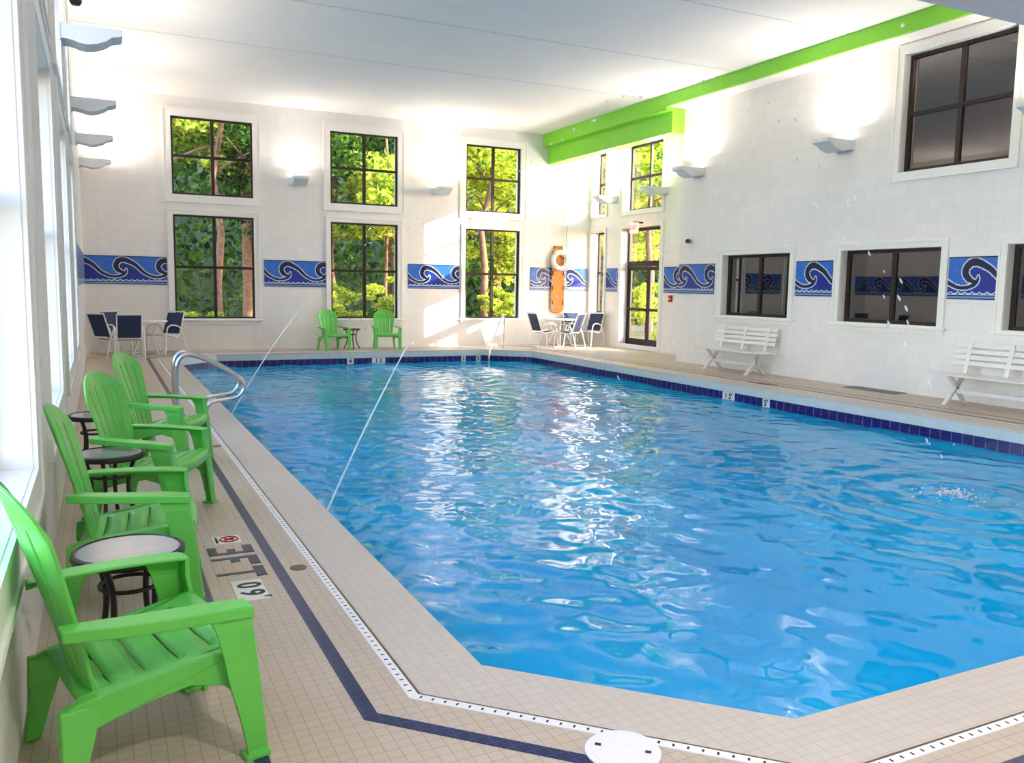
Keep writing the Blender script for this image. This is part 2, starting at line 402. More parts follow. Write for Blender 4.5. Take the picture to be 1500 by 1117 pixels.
def window(axis, face, inward, a0, a1, z0, z1, rec=0.05, fw=0.045, cross=True, vert=True, glass='glass', frame='bronze', cas=0.17, sill=False, joint=True):
    """inward = +1/-1 direction of the room from the wall face; rec = how far the frame is set back"""
    wn[0] += 1
    root = thing('window_%d' % wn[0], None, None, kind='structure')
    q0 = face - inward * rec; q1 = face - inward * (rec + 0.07)
    mb = MB()
    for (b0, b1, c0, c1) in ((a0, a0 + fw, z0, z1), (a1 - fw, a1, z0, z1), (a0 + fw, a1 - fw, z0, z0 + fw), (a0 + fw, a1 - fw, z1 - fw, z1)):
        slab(mb, axis, q0, q1, b0, b1, c0, c1)
    am, zm = (a0 + a1) / 2, (z0 + z1) / 2
    if vert: slab(mb, axis, q0 - inward * 0.004, q1 + inward * .004, am - 0.035, am + 0.035, z0 + fw, z1 - fw)
    if cross: slab(mb, axis, q0 - inward * 0.006, q1 + inward * .006, a0 + fw, a1 - fw, zm - 0.03, zm + 0.03)
    mb.build('window_frame', M[frame], root)
    mb = MB(); g = face - inward * (rec + 0.035); slab(mb, axis, g, g - inward * 0.006, a0 + fw / 2, a1 - fw / 2, z0 + fw / 2, z1 - fw / 2)
    mb.build('window_pane', M[glass], root)
    # reveal lining + casing
    mb = MB()
    for (b0, b1, c0, c1) in ((a0 - 0.004, a0 + .004, z0, z1), (a1 - .004, a1 + 0.004, z0, z1), (a0, a1, z0 - .004, z0 + .004), (a0, a1, z1 - .004, z1 + .004)):
        slab(mb, axis, face, q0, b0, b1, c0, c1)
    if cas:
        casing(mb, axis, face, inward, a0, a1, z0, z1, cas, 0.022)
        casing(mb, axis, face + inward * 0.022, inward, a0 - cas + 0.03, a1 + cas - 0.03, z0 - cas + 0.03, z1 + cas - 0.03, 0.03, 0.012)
    mb.build('window_casing', M['trimw'], root)
    if sill:
        mb = MB(); slab(mb, axis, face, face + inward * 0.06, a0 - 0.16, a1 + 0.16, z0 - 0.055, z0 - 0.012)
        mb.build('window_sill', M['trimw'], root, bevel=0.006)
    return root

for a, b in back_cols:
    window(1, D, -1, a, b, ZU0, ZU1, rec=0.03, cas=0.17)
    window(1, D, -1, a, b, ZL0, ZL1, rec=0.03, cas=0.17 if False else 0.12, sill=True)
for a, b in left_win:
    window(0, L, 1, a, b, ZU0, ZU1, rec=0.15, fw=0.06, cas=0.17, frame='trimw')
    window(0, L, 1, a, b, ZL0, ZL1, rec=0.15, fw=0.06, cas=0.17, frame='trimw')
for a, b in RL:
    window(0, R, -1, a, b, RZ0, RZ1, rec=0.13, fw=0.06, cross=False, glass='darkglass', cas=0.12, sill=True)
window(0, R, -1, RU[0], RU[1], RUZ[0], RUZ[1], rec=0.11, fw=0.06, glass='darkglass', cas=0.14)
window(0, W, -1, DO[0], DO[1], 3.57, 5.25, rec=0.22, fw=0.06, cas=0.12)
window(0, W, -1, NWIN[0], NWIN[1], 3.57, 5.25, rec=0.22, fw=0.05, cas=0.09, vert=False)
window(0, W, -1, NWIN[0], NWIN[1], 0.88, 3.10, rec=0.22, fw=0.05, cas=0.09, vert=False, sill=True)

# entrance door with transom
door = thing('door_1', None, None, kind='structure')
x0, x1 = W + 0.20, W + 0.28
mb = MB()
for (b0, b1, c0, c1) in ((DO[0], DO[0] + .07, 0, 3.12), (DO[1] - .07, DO[1], 0, 3.12), (DO[0] + .07, DO[1] - .07, 3.05, 3.12), (DO[0] + .07, DO[1] - .07, 2.14, 2.28)):
    mb.box(x0, x1, b0, b1, c0, c1)
mb.build('door_frame', M['bronze'], door)
mb = MB(); mb.box(x0 + .03, x0 + .04, DO[0] + .06, DO[1] - .06, 2.27, 3.06); mb.build('transom_pane', M['glass'], door)
dm = (DO[0] + DO[1]) / 2 - 0.1
for k, (b0, b1) in enumerate(((DO[0] + .075, dm - .003), (dm + .003, DO[1] - .075))):
    mb = MB()
    for (e0, e1, c0, c1) in ((b0, b0 + .08, .01, 2.13), (b1 - .08, b1, .01, 2.13), (b0 + .08, b1 - .08, .01, .27), (b0 + .08, b1 - .08, 2.04, 2.13), (b0 + .08, b1 - .08, 1.0, 1.06)):
        mb.box(x0 + .01, x0 + .055, e0, e1, c0, c1)
    leafo = mb.build('door_leaf', M['bronze'], door)
    mb = MB(); mb.box(x0 + .028, x0 + .036, b0 + .07, b1 - .07, .26, 2.05); mb.build('door_pane', M['glass'], leafo)
    mb = MB(); mb.box(x0 - .06, x0 - .03, b0 + .07, b1 - .07, 1.0, 1.07); mb.box(x0 - .04, x0 + .02, b0 + .08, b0 + .12, 1.0, 1.06); mb.box(x0 - .04, x0 + .02, b1 - .12, b1 - .08, 1.0, 1.06)
    mb.build('push_bar', M['bronze'], leafo)
mb = MB(); casing(mb, 0, W, -1, DO[0], DO[1], 0.13, 3.12, 0.12, 0.022)
mb.build('door_casing', M['trimw'], door)

# rooms behind the tinted windows of the right wall
def room(name, y0, y1, z0, z1, mat, depth=3.0):
    mb = MB(); x0 = R + TH + .01; x1 = x0 + depth; t = .05
    mb.box(x1, x1 + t, y0, y1, z0, z1); mb.box(x0, x1, y0 - t, y0, z0, z1); mb.box(x0, x1, y1, y1 + t, z0, z1)
    mb.box(x0, x1, y0, y1, z0 - t, z0); mb.box(x0, x1, y0, y1, z1, z1 + t)
    return struct(name, mb, mat)
room('wall_side_room', 3.0, 14.3, 0, 2.7, M['greyroom'], 2.4)
room('wall_upper_room', 5.0, 12.0, 2.9, 5.6, M['brick'], 2.6)

def room_lamp(loc, e, sx, sy, lab, col=(1, .86, .7)):
    t = thing('ceiling_lamp', lab, 'ceiling light', loc)
    mb = MB(); mb.box(-sx / 2 - .04, sx / 2 + .04, -sy / 2 - .04, sy / 2 + .04, -.05, 0); mb.build('lamp_housing', M['trimw'], t)
    ld = bpy.data.lights.new('room_light', 'AREA'); ld.shape = 'RECTANGLE'; ld.size = sx; ld.size_y = sy; ld.energy = e; ld.color = col
    lo = bpy.data.objects.new('room_light', ld); C.objects.link(lo); lo.parent = t; lo.location = (0, 0, -.056)
room_lamp((R + 1.9, 8.4, 5.6), 70, .3, 1.2, 'white ceiling lamp in the brown room behind the upper tinted window')
room_lamp((R + 1.6, 12.4, 2.7), 5, .3, .9, 'added fill lamp in the grey room behind the left tinted window', (.8, .9, 1))  # unseen lamps added to brighten the grey room slightly
room_lamp((R + 1.6, 9.4, 2.7), 5, .3, .9, 'added fill lamp in the grey room behind the middle tinted window', (.8, .9, 1))

# ---------------------------------------------------------------- pool outline and floor
def outline(off):
    """clockwise-from-near-left octagon, grown outward by off"""
    x0, x1, y0, y1 = 1.366, 9.52, 2.17, 19.25; c = 0.87
    x0 -= off; x1 += off; y0 -= off; y1 += off; c += off * (2 - math.sqrt(2))
    return [(x0 + c, y0), (x1 - c, y0), (x1, y0 + c), (x1, y1 - c), (x1 - c, y1), (x0 + c, y1), (x0, y1 - c), (x0, y0 + c)]
def ring_slab(inner, outer, z0, z1):
    mb = MB(); n = len(inner)
    for i in range(n):
        j = (i + 1) % n; a, b, c, d = inner[i], inner[j], outer[j], outer[i]
        mb.hexa([(*a, z0), (*b, z0), (*c, z0), (*d, z0)], [(*a, z1), (*b, z1), (*c, z1), (*d, z1)])
    return mb
P0 = outline(0)
def flat_with_hole(outer, inner, z, name, mat):
    bm = bmesh.new(); es = []
    for loop in (outer, inner):
        vs = [bm.verts.new((x, y, z)) for x, y in loop]
        es += [bm.edges.new((vs[i], vs[(i + 1) % len(vs)])) for i in range(len(vs))]
    bmesh.ops.triangle_fill(bm, edges=es, use_beauty=True)
    for f in bm.faces:
        if f.normal.z < 0: f.normal_flip()
    me = bpy.data.meshes.new(name); bm.to_mesh(me); bm.free(); me.materials.append(mat)
    o = bpy.data.objects.new(name, me); C.objects.link(o); return tag(o, kind='structure')
flat_with_hole([(L - TH, NY - TH), (W + TH + .1, NY - TH), (W + TH + .1, D + TH), (L - TH, D + TH)], outline(0.33), 0.0, 'floor', M['deck'])
struct('trim_5', ring_slab(P0, outline(0.33), -0.15, 0.0), M['coping'])           # coping
struct('trim_6', ring_slab(outline(-0.012), outline(0.005), -0.149, -0.035), M['copingface'])
# drain channel and blue guide lines set into the deck
struct('trim_7', ring_slab(outline(0.325), outline(0.365), -0.01, 0.003), M['drainw'])
mb = MB()      # slots in the drain grating, near runs only
for i in range(7, 9):
    a, b = outline(0.345)[i % 8], outline(0.345)[(i + 1) % 8]
for (a, b) in ((outline(.345)[6], outline(.345)[7]), (outline(.345)[7], outline(.345)[0]), (outline(.345)[0], outline(.345)[1])):
    a, b = Vector((*a, 0)), Vector((*b, 0)); d = (b - a); Lg = d.length; d.normalize(); nrm = Vector((-d.y, d.x, 0))
    s = 0.03
    while s < Lg:
        c = a + d * s
        if c.y < 9.5 and c.x < 6.5:
            q = [c - d * .004 - nrm * .008, c + d * .004 - nrm * .008, c + d * .004 + nrm * .008, c - d * .004 + nrm * .008]
            mb.hexa([(v.x, v.y, .002) for v in q], [(v.x, v.y, .0036) for v in q])
        s += 0.05
struct('trim_8', mb, M['black'])
struct('trim_12', ring_slab(outline(0.313), outline(0.325), -0.01, 0.0012), M['brass'])  # dark line painted for the shadow in the drain slot
struct('trim_9', ring_slab(outline(0.508), outline(0.565), -0.01, 0.0025), M['bluetile'])
mb = MB(); mb.box(0.40, 0.45, 0.6, 9.5, -0.01, 0.0022); mb.box(0.40, 9.9, 1.25, 1.30, -0.01, 0.0022); struct('trim_10', mb, M['bluetile'])
mb = MB(); mb.box(10.325, 10.35, 3.0, 18.6, -0.01, 0.0025); struct('trim_11', mb, M['brass'])

# pool walls: navy waterline tiles, then plaster
def pool_wall(z0, z1, off, name, mat):
    pts = outline(off); me = bpy.data.meshes.new(name); vs = []; fs = []; uvs = []
    s = 0
    for i in range(8):
        a, b = pts[i], pts[(i + 1) % 8]; l = math.dist(a, b); k = len(vs)
        vs += [(*a, z0), (*b, z0), (*b, z1), (*a, z1)]; fs.append((k, k + 1, k + 2, k + 3))
        uvs += [(s, z0 - z1), (s + l, z0 - z1), (s + l, 0), (s, 0)]; s += l
    me.from_pydata(vs, [], fs); uvl = me.uv_layers.new(name='UVMap')
    for i, uvv in enumerate(uvs): uvl.data[i].uv = uvv
    me.materials.append(mat); o = bpy.data.objects.new(name, me); C.objects.link(o); return tag(o, kind='structure')
pool_wall(-0.302, -0.15, 0.0, 'wall_pool_waterline', M['navyband'])
pool_wall(-1.45, -0.302, 0.0, 'wall_pool_sides', M['poolshell'])
bm = bmesh.new(); bm.faces.new([bm.verts.new((x, y, -1.4)) for x, y in P0]); me = bpy.data.meshes.new('floor_pool'); bm.to_mesh(me); bm.free()
me.materials.append(M['poolshell']); o = bpy.data.objects.new('floor_pool', me); C.objects.link(o); tag(o, kind='structure')

# ---------------------------------------------------------------- water surface
def make_water():
    nx, ny = 290, 608
    x0, x1, y0, y1 = 1.366, 9.52, 2.17, 19.25
    X, Y = np.meshgrid(np.linspace(x0, x1, nx), np.linspace(y0, y1, ny)); rng = np.random.RandomState(3)
    Z = np.zeros_like(X)
    for k in range(46):
        lam = 0.15 * (1.062 ** k) * (0.8 + 0.4 * rng.rand())
        th = rng.normal(0.35, 0.9) + (PI if rng.rand() < .5 else 0)
        kk = 2 * PI / lam; amp = 0.0030 * lam ** 1.0 / (1 + 0.6 * lam)
        warp = 0.25 * np.sin(X * rng.uniform(.4, 1.1) + rng.rand() * 6) + 0.25 * np.sin(Y * rng.uniform(.3, .9) + rng.rand() * 6)
        Z += amp * np.sin(kk * (X * math.cos(th) + Y * math.sin(th)) + warp * 3 + rng.rand() * 2 * PI)
    for (cx, cy, a) in ((6.95, 5.0, .016), (5.7, 17.6, .014), (6.9, 10.0, .012), (7.2, 13.6, .010)):
        r = np.hypot(X - cx, Y - cy); Z += a * np.sin(r * 2 * PI / 0.42) * np.exp(-r / 1.3)
    # calmer and rougher patches, as wind-free water stirred by the jets
    calm = 0.55 + 0.45 * np.sin(X * .9 + 1.1) * np.sin(Y * .55 + .4)
    Z *= 0.45 + 0.65 * calm
    vs = np.stack([X, Y, Z + WZ], -1).reshape(-1, 3)
    idx = np.arange(nx * ny).reshape(ny, nx)
    fs = np.stack([idx[:-1, :-1], idx[:-1, 1:], idx[1:, 1:], idx[1:, :-1]], -1).reshape(-1, 4)
    # keep only cells inside the chamfered outline
    c = 0.87
    cx = vs[fs].mean(1)
    dx = np.minimum(cx[:, 0] - x0, x1 - cx[:, 0]); dy = np.minimum(cx[:, 1] - y0, y1 - cx[:, 1])
    fs = fs[(dx + dy) > c - 0.05]
    me = bpy.data.meshes.new('pool_water'); me.from_pydata(vs.tolist(), [], fs.tolist()); me.update()
    me.polygons.foreach_set('use_smooth', [True] * len(fs)); me.materials.append(M['water'])
    bm = bmesh.new(); bm.from_mesh(me); bmesh.ops.delete(bm, geom=[v for v in bm.verts if not v.link_faces], context='VERTS'); bm.to_mesh(me); bm.free()
    o = bpy.data.objects.new('pool_water', me); C.objects.link(o)
    tag(o, 'rippling bright blue water filling the swimming pool', 'water', kind='stuff')
make_water()

# ---------------------------------------------------------------- wave murals
def wave_class(u, v):
    """u in metres along the band (period .86), v in 0..1 up the panel -> material index
       0 royal, 1 sky, 2 navy, 3 pale, 4 slate"""
    if v < 0.035: return 0
    if v < 0.07: return 4
    if v < 0.10: return 2
    if v < 0.118: return 3
    if v > 0.965: return 2
    t = (u / 0.115) % 1.0
    tri = 0.125 + 0.05 * (1 - abs(2 * t - 1)) ** 1.6
    if abs(v - tri) < 0.011 + 0.006: return 3
    if v < tri: return 2
    return None

CREST = [(0.56, 0.415), (0.50, 0.425), (0.42, 0.47), (0.36, 0.56), (0.345, 0.68), (0.39, 0.80), (0.47, 0.865), (0.56, 0.86), (0.68, 0.79), (0.80, 0.69), (0.92, 0.53), (1.0, 0.42), (1.09, 0.35), (1.20, 0.285), (1.32, 0.27), (1.44, 0.30), (1.53, 0.37), (1.575, 0.47), (1.58, 0.55)]
CW = [0.03, 0.045, 0.075, 0.085, 0.09, 0.095, 0.095, 0.09, 0.08, 0.07, 0.06, 0.055, 0.05, 0.048, 0.048, 0.05, 0.055, 0.04, 0.012]
def cr_dense():
    pts = arc([(a, b, w) for (a, b), w in zip(CREST, CW)], 6)
    return np.array([(p[0], p[1], p[2]) for p in pts])
CD = cr_dense()
UPPER_TEST = None
def mural_panel(axis, face, inward, a0, a1, phase, flip, z0=1.482, z1=2.10, period=0.86, cell=0.009, root=None):
    """relief tile mural as a thin board whose front is divided into glazed colour fields"""
    h = z1 - z0; nu = max(8, int((a1 - a0) / cell)); nv = int(h / cell)
    U = (np.arange(nu) + .5) * (a1 - a0) / nu; V = (np.arange(nv) + .5) / nv
    asp = h / period
    us = (U / period + phase)
    if flip: us = -us + 40
    g = np.full((nv, nu), -1, int)
    dist = np.full((nv, nu), 9.0); side = np.zeros((nv, nu))
    uu = us % 1.0
    for sft in (-1, 0, 1):
        px = CD[:, 0] + sft; py = CD[:, 1] * asp; pw = CD[:, 2] * asp
        dx = uu[None, :, None] - px[None, None, :]; dy = (V * asp)[:, None, None] - py[None, None, :]
        d = np.sqrt(dx * dx + dy * dy) - pw[None, None, :]
        dist = np.minimum(dist, d.min(-1))
    # below or above the band
    for j in range(nu):
        for i in range(nv):
            c = wave_class(U[j] + phase, V[i])
            if c is None:
                dd = dist[i, j]
                if dd < -0.004: c = 2
                elif dd < 0.018: c = 3
                else: c = -1
            g[i, j] = c
    # flood fill: open fields reached from the top are sky blue, the rest royal blue
    seen = np.zeros_like(g, bool); stack = [(i, j) for j in range(nu) for i in range(nv) if g[i, j] == -1 and V[i] > 0.94]
    for s in stack: seen[s] = True
    while stack:
        i, j = stack.pop()
        for a, b in ((i + 1, j), (i - 1, j), (i, j + 1), (i, j - 1)):
            if 0 <= a < nv and 0 <= b < nu and not seen[a, b] and g[a, b] == -1: seen[a, b] = True; stack.append((a, b))
    g[(g == -1) & seen] = 1; g[g == -1] = 0
    t = 0.012; face = face + inward * .001; f1 = face + inward * t
    mb = MB()
    def P(a, z, q): return (a, q, z) if axis == 1 else (q, a, z)
    A = np.linspace(a0, a1, nu + 1); Zs = np.linspace(z0, z1, nv + 1)
    base = len(mb.v); mb.v += [P(a, z, f1) for z in Zs for a in A]
    for i in range(nv):
        for j in range(nu):
            k = base + i * (nu + 1) + j
            mb.f.append((k, k + 1, k + nu + 2, k + nu + 1)); mb.sm.append(False); mb.mi.append(int(g[i, j]))
    k = len(mb.v)
    mb.v += [P(a0, z0, face), P(a1, z0, face), P(a1, z1, face), P(a0, z1, face), P(a0, z0, f1), P(a1, z0, f1), P(a1, z1, f1), P(a0, z1, f1)]
    for f in ((0, 1, 5, 4), (1, 2, 6, 5), (2, 3, 7, 6), (3, 0, 4, 7)):
        mb.f.append(tuple(q + k for q in f)); mb.sm.append(False); mb.mi.append(2)
    return mb.build('wave_mural', [M['royal'], M['sky_blue'], M['navy'], M['pale'], M['slate']])
mg = 'blue wave tile murals along the walls'
for (ax, face, inw, a0, a1, ph, fl, lab) in (
    (1, D, -1, L + .01, 1.38, 0.62, False, 'blue wave mural on the back wall left of the first window'),
    (1, D, -1, 3.504, 4.957, 0.88, False, 'blue wave mural on the back wall between first and second window columns'),
    (1, D, -1, 7.061, 8.461, 0.92, False, 'sun-struck blue wave mural between second and third window columns'),
    (1, D, -1, 10.536, 12.34, 0.05, False, 'blue wave mural on the back wall behind the orange backboard'),
    (0, L, 1, 13.0, D - .02, 0.3, True, 'blue wave mural on the left wall seen edge-on at the corner'),
    (0, W, -1, 18.97, 19.64, 0.55, True, 'narrow blue wave mural just left of the dark entrance door'),
    (0, W, -1, 16.10, 17.02, 0.1, True, 'narrow blue wave mural between the door and the right wall corner'),
    (0, R, -1, 13.84, 15.02, 0.35, True, 'blue wave mural with two crests left of the tinted windows'),
    (0, R, -1, 10.73, 11.58, 0.99, True, 'square blue wave mural between the two tinted windows'),
    (0, R, -1, 7.66, 8.51, 0.99, True, 'square blue wave mural nearest the viewer on the right wall')):
    tag(mural_panel(ax, face, inw, a0, a1, ph, fl), lab, 'mural', mg)

# ---------------------------------------------------------------- wall sconces
def make_sconce():
    t = thing('wall_sconce', '', 'wall lamp', group='white boat-shaped uplights on the walls')
    # profile (out from wall, up); local +x points into the room
    prof = [(0.0, 0.0), (0.60, 0.0), (0.60, -0.055), (0.55, -0.075), (0.50, -0.085), (0.44, -0.13), (0.36, -0.165), (0.27, -0.185), (0.2, -0.18), (0.14, -0.16), (0.08, -0.15), (0.0, -0.15)]
    prof = [(a, b) for a, b in prof]
    mb = MB(); hw = 0.17
    n = len(prof); th = 0.012
    # open tray: two cheeks and a curved bottom
    mb.prism(prof, 1, -hw, -hw + th); mb.prism(prof, 1, hw - th, hw)
    for i in range(1, n - 1):
        a, b = prof[i], prof[i + 1]
        mb.hexa([(a[0], -hw, a[1] - .001), (b[0], -hw, b[1] - .001), (b[0], hw, b[1] - .001), (a[0], hw, a[1] - .001)],
                [(a[0] - (.012 if i == 1 else 0), -hw, a[1] + .012), (b[0] - (.012 if i == 1 else 0), -hw, b[1] + .012), (b[0] - (.012 if i == 1 else 0), hw, b[1] + .012), (a[0] - (.012 if i == 1 else 0), hw, a[1] + .012)])
    mb.build('sconce_tray', M['sconce'], t)
    mb = MB(); mb.box(0, 0.018, -hw - .01, hw + .01, -0.17, 0.03); mb.build('wall_plate', M['sconce'], t)
    mb = MB(); mb.tube([(0.25, -.12, -.07), (0.25, .12, -.07)], 0.02, 8); mb.build('lamp_tube', M['lamp'], t)
    return t
SCZ = 4.06
sp = [((4.28, D, SCZ - .04), -PI / 2, 'white uplight sconce on back wall between first and second window columns'),
      ((7.86, D, SCZ - .04), -PI / 2, 'white uplight sconce on back wall between second and third window columns'),
      ((L, 10.25, 4.16), 0, 'nearest white uplight sconce on the left wall'),
      ((L, 13.95, 4.13), 0, 'second white uplight sconce along the left wall'),
      ((L, 17.05, 4.10), 0, 'third white uplight sconce along the left wall'),
      ((L, 20.1, 4.07), 0, 'faintest farthest uplight sconce on left wall by the back corner'),
      ((L, 6.9, 4.16), 0, 'added uplight sconce on the left wall above the third green chair, above the picture'),  # unseen sconces continuing the pattern, added to light the ceiling
      ((L, 3.5, 4.16), 0, 'added uplight sconce on the left wall above the nearest green chair, above the picture'),
      ((R, 3.5, 4.02), PI, 'added uplight sconce on the right wall nearest the low ceiling, outside the picture'),
      ((R, 14.45, SCZ), PI, 'uplight sconce on right wall next to the green beam end'),
      ((R, 10.6, SCZ), PI, 'uplight sconce on right wall left of the upper tinted window'),
      ((R, 7.1, 4.02), PI, 'large uplight sconce cut by the right edge of the photo'),
      ((W, 17.15, 4.0), PI, 'uplight sconce above the entrance door right of its upper window'),
      ((W, 19.35, 3.98), PI, 'uplight sconce between narrow window and door on the recessed wall')]
proto = make_sconce()
for i, (loc, rz, lab) in enumerate(sp):
    if i == 0: s = proto; s.location = loc; s.rotation_euler = (0, 0, rz); s['label'] = lab
    else: s = copy_thing(proto, loc, rz, lab)
    ld = bpy.data.lights.new('sconce_light', 'AREA'); ld.shape = 'RECTANGLE'; ld.size = 0.42; ld.size_y = 0.26
    ld.energy = SCONCE_POWER * (0.65 if loc[0] == L else 1.0); ld.color = (1.0, 0.95, 0.89)
    lo = bpy.data.objects.new('sconce_light', ld); C.objects.link(lo); lo.parent = s
    lo.location = (0.30, 0, 0.01); lo.rotation_euler = (PI, 0.55, 0)

# unseen fill lamps added in the low soffit above the near deck and the rooms behind glass
def fill_downlight(x, y, z, e, name='fill_downlight', lab=''):
    t = thing('fill_downlight', lab, 'ceiling light', (x, y, z), group='added round fill lamps in the low ceiling')
    mb = MB(); mb.lathe([(0.09, -0.006), (0.11, -0.006), (0.11, 0.0), (0.09, 0.0)]); mb.build('lamp_ring', M['trimw'], t)
    ld = bpy.data.lights.new('fill_downlight_lamp', 'AREA'); ld.shape = 'DISK'; ld.size = 0.18; ld.energy = e; ld.color = (1, .95, .88)
    lo = bpy.data.objects.new('fill_downlight_lamp', ld); C.objects.link(lo); lo.parent = t; lo.location = (0, 0, -0.012)
for x in (1.2, 4.2, 7.2, 10.0):
    for y in (0.6,):
        fill_downlight(x, y, SZ, 22, lab='added fill lamp %s in the low ceiling above the near deck' % {1.2: 'over the left corner', 4.2: 'left of centre', 7.2: 'right of centre', 10.0: 'over the right corner'}[x])

# ---------------------------------------------------------------- adirondack chairs
def make_adirondack():
    t = thing('adirondack_chair', '', 'chair', group='green plastic adirondack chairs')
    # back: fanned slats with a rounded top; grid sheet with slots
    ns, sub = 5, 4
    cols = []
    for k in range(ns):
        a = -1 + 2 * k / ns + (0.022 if k else 0); b = -1 + 2 * (k + 1) / ns - (0.022 if k < ns - 1 else 0)
        for q in range(sub + 1): cols.append((a + (b - a) * q / sub, q == sub and k < ns - 1))
    rows = [0, .02, .05, .12, .22, .32, .42, .52, .62, .72, .80, .86, .90, .94, .97, 1.0]
    vs = []; fs = []
    nc = len(cols)
    for v in rows:
        for (uq, gap) in cols:
            top = 0.70 - 0.10 * abs(uq) ** 2.6 - 0.035 * abs(uq) ** 8
            s = v * top
            hw = 0.19 + 0.075 * min(1, s / 0.52) ** 1.2 - (0.035 * max(0, (s - 0.52) / 0.18) ** 1.5)
            y = uq * hw
            x = -0.155 - s * 0.228 - 0.03 * (s / .7) ** 2 + 0.045 * uq * uq * (0.4 + 0.6 * v)
            z = 0.285 + s * 0.945
            # slat crowning
            vs.append((x, y, z))
    for i in range(len(rows) - 1):
        for j in range(nc - 1):
            if cols[j][1] and 0.05 <= rows[i] < 0.86: continue
            k = i * nc + j; fs.append((k, k + 1, k + nc + 1, k + nc))
    mb = MB(); mb.add(vs, fs, True); o = mb.build('backrest', M['green_plastic'], t)
    so = o.modifiers.new('thick', 'SOLIDIFY'); so.thickness = 0.014; so.offset = -1
    b = o.modifiers.new('bevel', 'BEVEL'); b.width = 0.004; b.segments = 2; b.limit_method = 'ANGLE'; b.angle_limit = math.radians(50)
    # seat: cross slats, dished, front rolled over
    rows = []
    for k in range(5):
        a = k / 5 + (0.008 if k else 0); b2 = (k + 1) / 5 - (0.008 if k < 4 else 0)
        for q in range(4): rows.append((a + (b2 - a) * q / 3, q == 3 and k < 4))
    rows += [(1.02, False), (1.05, False), (1.08, False)]
    colu = [-1, -.92, -.8, -.55, -.28, 0, .28, .55, .8, .92, 1]
    vs = []; fs = []
    for (v, gap) in rows:
        vv = min(v, 1.0)
        x = -0.19 + 0.50 * vv + (0.02 if v > 1 else 0)
        z = 0.295 + 0.085 * vv + 0.02 * math.sin(vv * PI) * -1 + 0.012 * math.cos((vv - .5) * 3)
        if v > 1: z -= (v - 1) * 0.75
        hw = 0.215 + 0.055 * vv
        for c in colu:
            vs.append((x - (0.02 * c * c if v > .9 else 0), c * hw, z + 0.012 * c * c))
    nc = len(colu)
    for i in range(len(rows) - 1):
        for j in range(nc - 1):
            if rows[i][1] and abs(colu[j] + colu[j + 1]) / 2 < 0.85: continue
            k = i * nc + j; fs.append((k, k + 1, k + nc + 1, k + nc))
    mb = MB(); mb.add(vs, fs, True); o = mb.build('seat', M['green_plastic'], t)
    so = o.modifiers.new('thick', 'SOLIDIFY'); so.thickness = 0.012; so.offset = 1
    for sg in (-1, 1):
        # side rail with the arch between the legs
        pts = [(0.30, 0.392), (0.10, 0.368), (-0.19, 0.318), (-0.245, 0.295), (-0.25, 0.20), (-0.20, 0.205), (-0.13, 0.235), (0.0, 0.275), (0.12, 0.295), (0.22, 0.27), (0.27, 0.22), (0.31, 0.21)]
        y0 = 0.262 * sg
        mb = MB()
        n = len(pts); P1 = [(x, (0.215 + 0.055 * min(1, max(0, (x + .19) / .5))) * sg, z) for x, z in pts]; P2 = [(x, y + .03 * sg, z - .004) for x, y, z in P1]
        mb.add(P1 + P2, [tuple(range(n)), tuple(range(n, 2 * n))[::-1]] + [(i, (i + 1) % n, n + (i + 1) % n, n + i) for i in range(n)])
        mb.build('side_rail', M['green_plastic'], t, bevel=0.004)
        # front leg: angled panel, wide at the arm, narrowing to the foot, folded in two
        ya, yb = 0.285 * sg, 0.30 * sg
        mb = MB()
        st = [(0.53, .155, .30, .275, .335), (0.46, .185, .30, .275, .34), (0.38, .205, .312, .268, .335), (0.28, .225, .325, .262, .33), (0.14, .262, .34, .268, .325), (0.03, .285, .352, .272, .318), (0.0, .283, .358, .270, .322)]
        # L section: outer side panel and a front face that swells forward
        mb.loft([[(xa, y2 * sg, z), (xb, y2 * sg, z), (xb + .004, (y1 + y2) / 2 * sg, z), (xb, (y1 - .02) * sg, z), (xb - .016, (y1 - .02) * sg, z), (xb - .014, (y2 - .014) * sg, z), (xa, (y2 - .014) * sg, z)] for (z, xa, xb, y1, y2) in st])
        mb.box(.275, .36, *sorted((.262 * sg, .326 * sg)), 0, .018)
        mb.build('leg', M['green_plastic'], t, bevel=0.003)
        # rear leg
        mb = MB()
        st = [(0.30, -.245, -.13, .215, .25), (0.20, -.245, -.155, .225, .262), (0.10, -.250, -.185, .235, .272), (0.0, -.262, -.212, .242, .282)]
        mb.loft([[(xa, y1 * sg, z), (xb, y1 * sg, z), (xb, y2 * sg, z), (xa, y2 * sg, z)] for (z, xa, xb, y1, y2) in st])
        mb.build('leg', M['green_plastic'], t, bevel=0.006)
        # arm: broad board with turned-down rim
        mb = MB()
        st = [(-0.235, .215, .275, .555), (-0.18, .222, .300, .556), (-0.10, .235, .325, .554), (0.05, .25, .345, .548), (0.20, .252, .352, .540), (0.285, .256, .350, .532), (0.305, .265, .342, .528)]
        mb.loft([[(x, y1 * sg, z - .012), (x, y1 * sg, z), (x, y2 * sg, z), (x, y2 * sg, z - .038), (x, (y2 - .014) * sg, z - .038), (x, (y2 - .014) * sg, z - .014)] for (x, y1, y2, z) in st])
        mb.build('armrest', M['green_plastic'], t, bevel=0.009, seg=3)
    return t
ad = make_adirondack()
